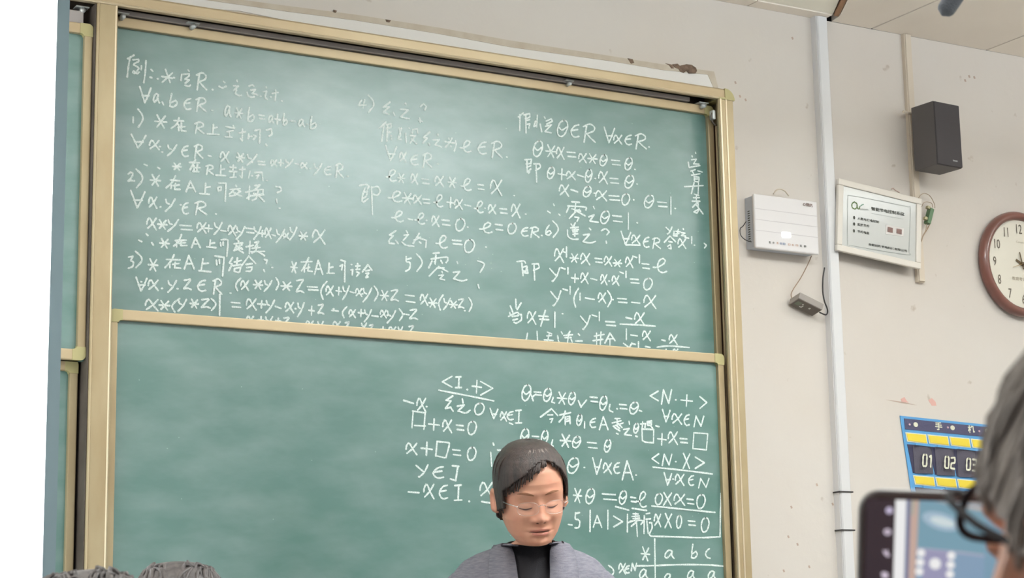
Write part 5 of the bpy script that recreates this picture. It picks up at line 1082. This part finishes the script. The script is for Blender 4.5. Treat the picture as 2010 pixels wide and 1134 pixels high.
scr('preview_rail', [(30.2, 28.0), (56, 29.6), (70, 31), (70, 32.2), (56, 30.9), (30.2, 29.2)], (206, 208, 232), 4)
for k, (a, b) in enumerate(((32.8, 31.3), (32.4, 36.9), (32.0, 42.4), (50.6, 32.3), (50.3, 37.8), (50.0, 43.4))): scr('interface_dot', circ(a, b, 2.45), (255, 255, 255), 7, 1.2)
scr('interface_dot', circ(41.2, 37.4, 3.4), (255, 255, 255), 7, 1.2)
scr('interface_icon', circ(13.6, 6.5, 2.2), (222, 210, 240), 3, 1.1)
scr('interface_icon', [(a, b) for a, b in [(12.8+2.3*math.cos(t), 19.4+2.0*math.sin(t)) for t in [k*math.pi/10 for k in range(20)]]], (236, 222, 240), 3, 1.1)
scr('interface_icon', R4(11.6, 19.0, 14.2, 19.7), (120, 100, 120), 4)
scr('interface_icon', [(10.2, 30.2), (12.2, 31.0), (12.8, 29.6), (13.6, 32.2), (14.6, 34.0), (12.8, 34.4), (11.0, 32.6)], (236, 222, 240), 3, 1.1)
scr('interface_icon', [(9.6, 44.2), (12, 43.2), (13.6, 44.2), (14.0, 46.6), (11.6, 47.8), (10.0, 46.6)], (236, 222, 240), 3, 1.1)
for a in (1, 2): scr('interface_icon', circ(10+.5*a, 43.6+.6*a, .8), (236, 222, 240), 4, 1.1)

hd = UD(2340, 1072, .86)
# the head looks up at the board, half turned to the left; we see it from behind
fwd = -_r*.24+_f*.95+np.array([0, 0, .42]); byaw = math.atan2(fwd[0], -fwd[1]); fh = math.hypot(fwd[0], fwd[1])
bodyq = math.atan2(_f[0], -_f[1])
rel = (byaw-bodyq+math.pi) % (2*math.pi)-math.pi
wristR = ph_c+rgt*.088-upv*.02-nrm*.012; wristL = ph_c+rgt*.02-upv*.11-nrm*.01
def near_arms(o, Bq):
    l = lambda x, y, z: o+Bq@np.array([x, y, z])
    out = []
    for s in (1, -1):
        sh = l(s*.150, .03, -.258); w_ = wristR if (sh-ph_c)@rgt > (l(-s*.150, .03, -.258)-ph_c)@rgt else wristL
        el = (sh+w_)/2+np.array([0, 0, -.15])
        out.append([sh, el, w_+np.array([0, 0, -.03])+rgt*.02, -rgt*.8+upv*.5, upv, -nrm, .5] if w_ is wristR else [sh, el, w_+np.array([0, 0, -.03]), upv*.9+rgt*.2, -rgt, -nrm, .6])
    return out
def near_hl(ph):
    d = math.degrees(ph); ad = abs(d)
    if ad < 35: return .062
    if ad < 58: return .050
    if ad < 128: return .042-(ad-58)*.0009
    return -.060
Pq = Pose((0, 0, 0), bodyq, rel, R(-20), R(-10)); oq = hd-Pq((0, 0, .02))
npn, Pn = seated('close seated person at the right edge, grey brown hair and dark glasses, filming the board', hd, bodyq, rel, R(-20), R(-10), M_HAIR2, M_HOOD, hl=near_hl, seg=96, arms=near_arms(oq, Rz(bodyq)))
M_GF = mat('black glasses frame', (36, 32, 36), .75, spec=.2)
for s in (1, -1):
    pts = []
    for k in range(25):
        a = 2*math.pi*k/24; x_, z_ = s*.034+.022*math.copysign(abs(math.cos(a))**.7, math.cos(a)), -.002+.014*math.copysign(abs(math.sin(a))**.7, math.sin(a))
        pts.append(Pn((x_, -.116+4*x_*x_, z_)))
    V2, F2 = tube_geo(pts, .0022, 8); mesh('glasses_rim', V2, F2, M_GF, npn, True)
    mesh('glasses_lens', pts[:-1]+[p_+np.array([0, 0, .0]) for p_ in []], [tuple(range(24))], M_LENS, npn)
    V2, F2 = tube_geo([Pn(v) for v in crom([(s*.060, -.102, .006), (s*.076, -.085, .006), (s*.0835, -.040, .004), (s*.0835, .010, .004), (s*.080, .03, -.01)], 4)], .0020, 8); mesh('temple_arm', V2, F2, M_GF, npn, True)
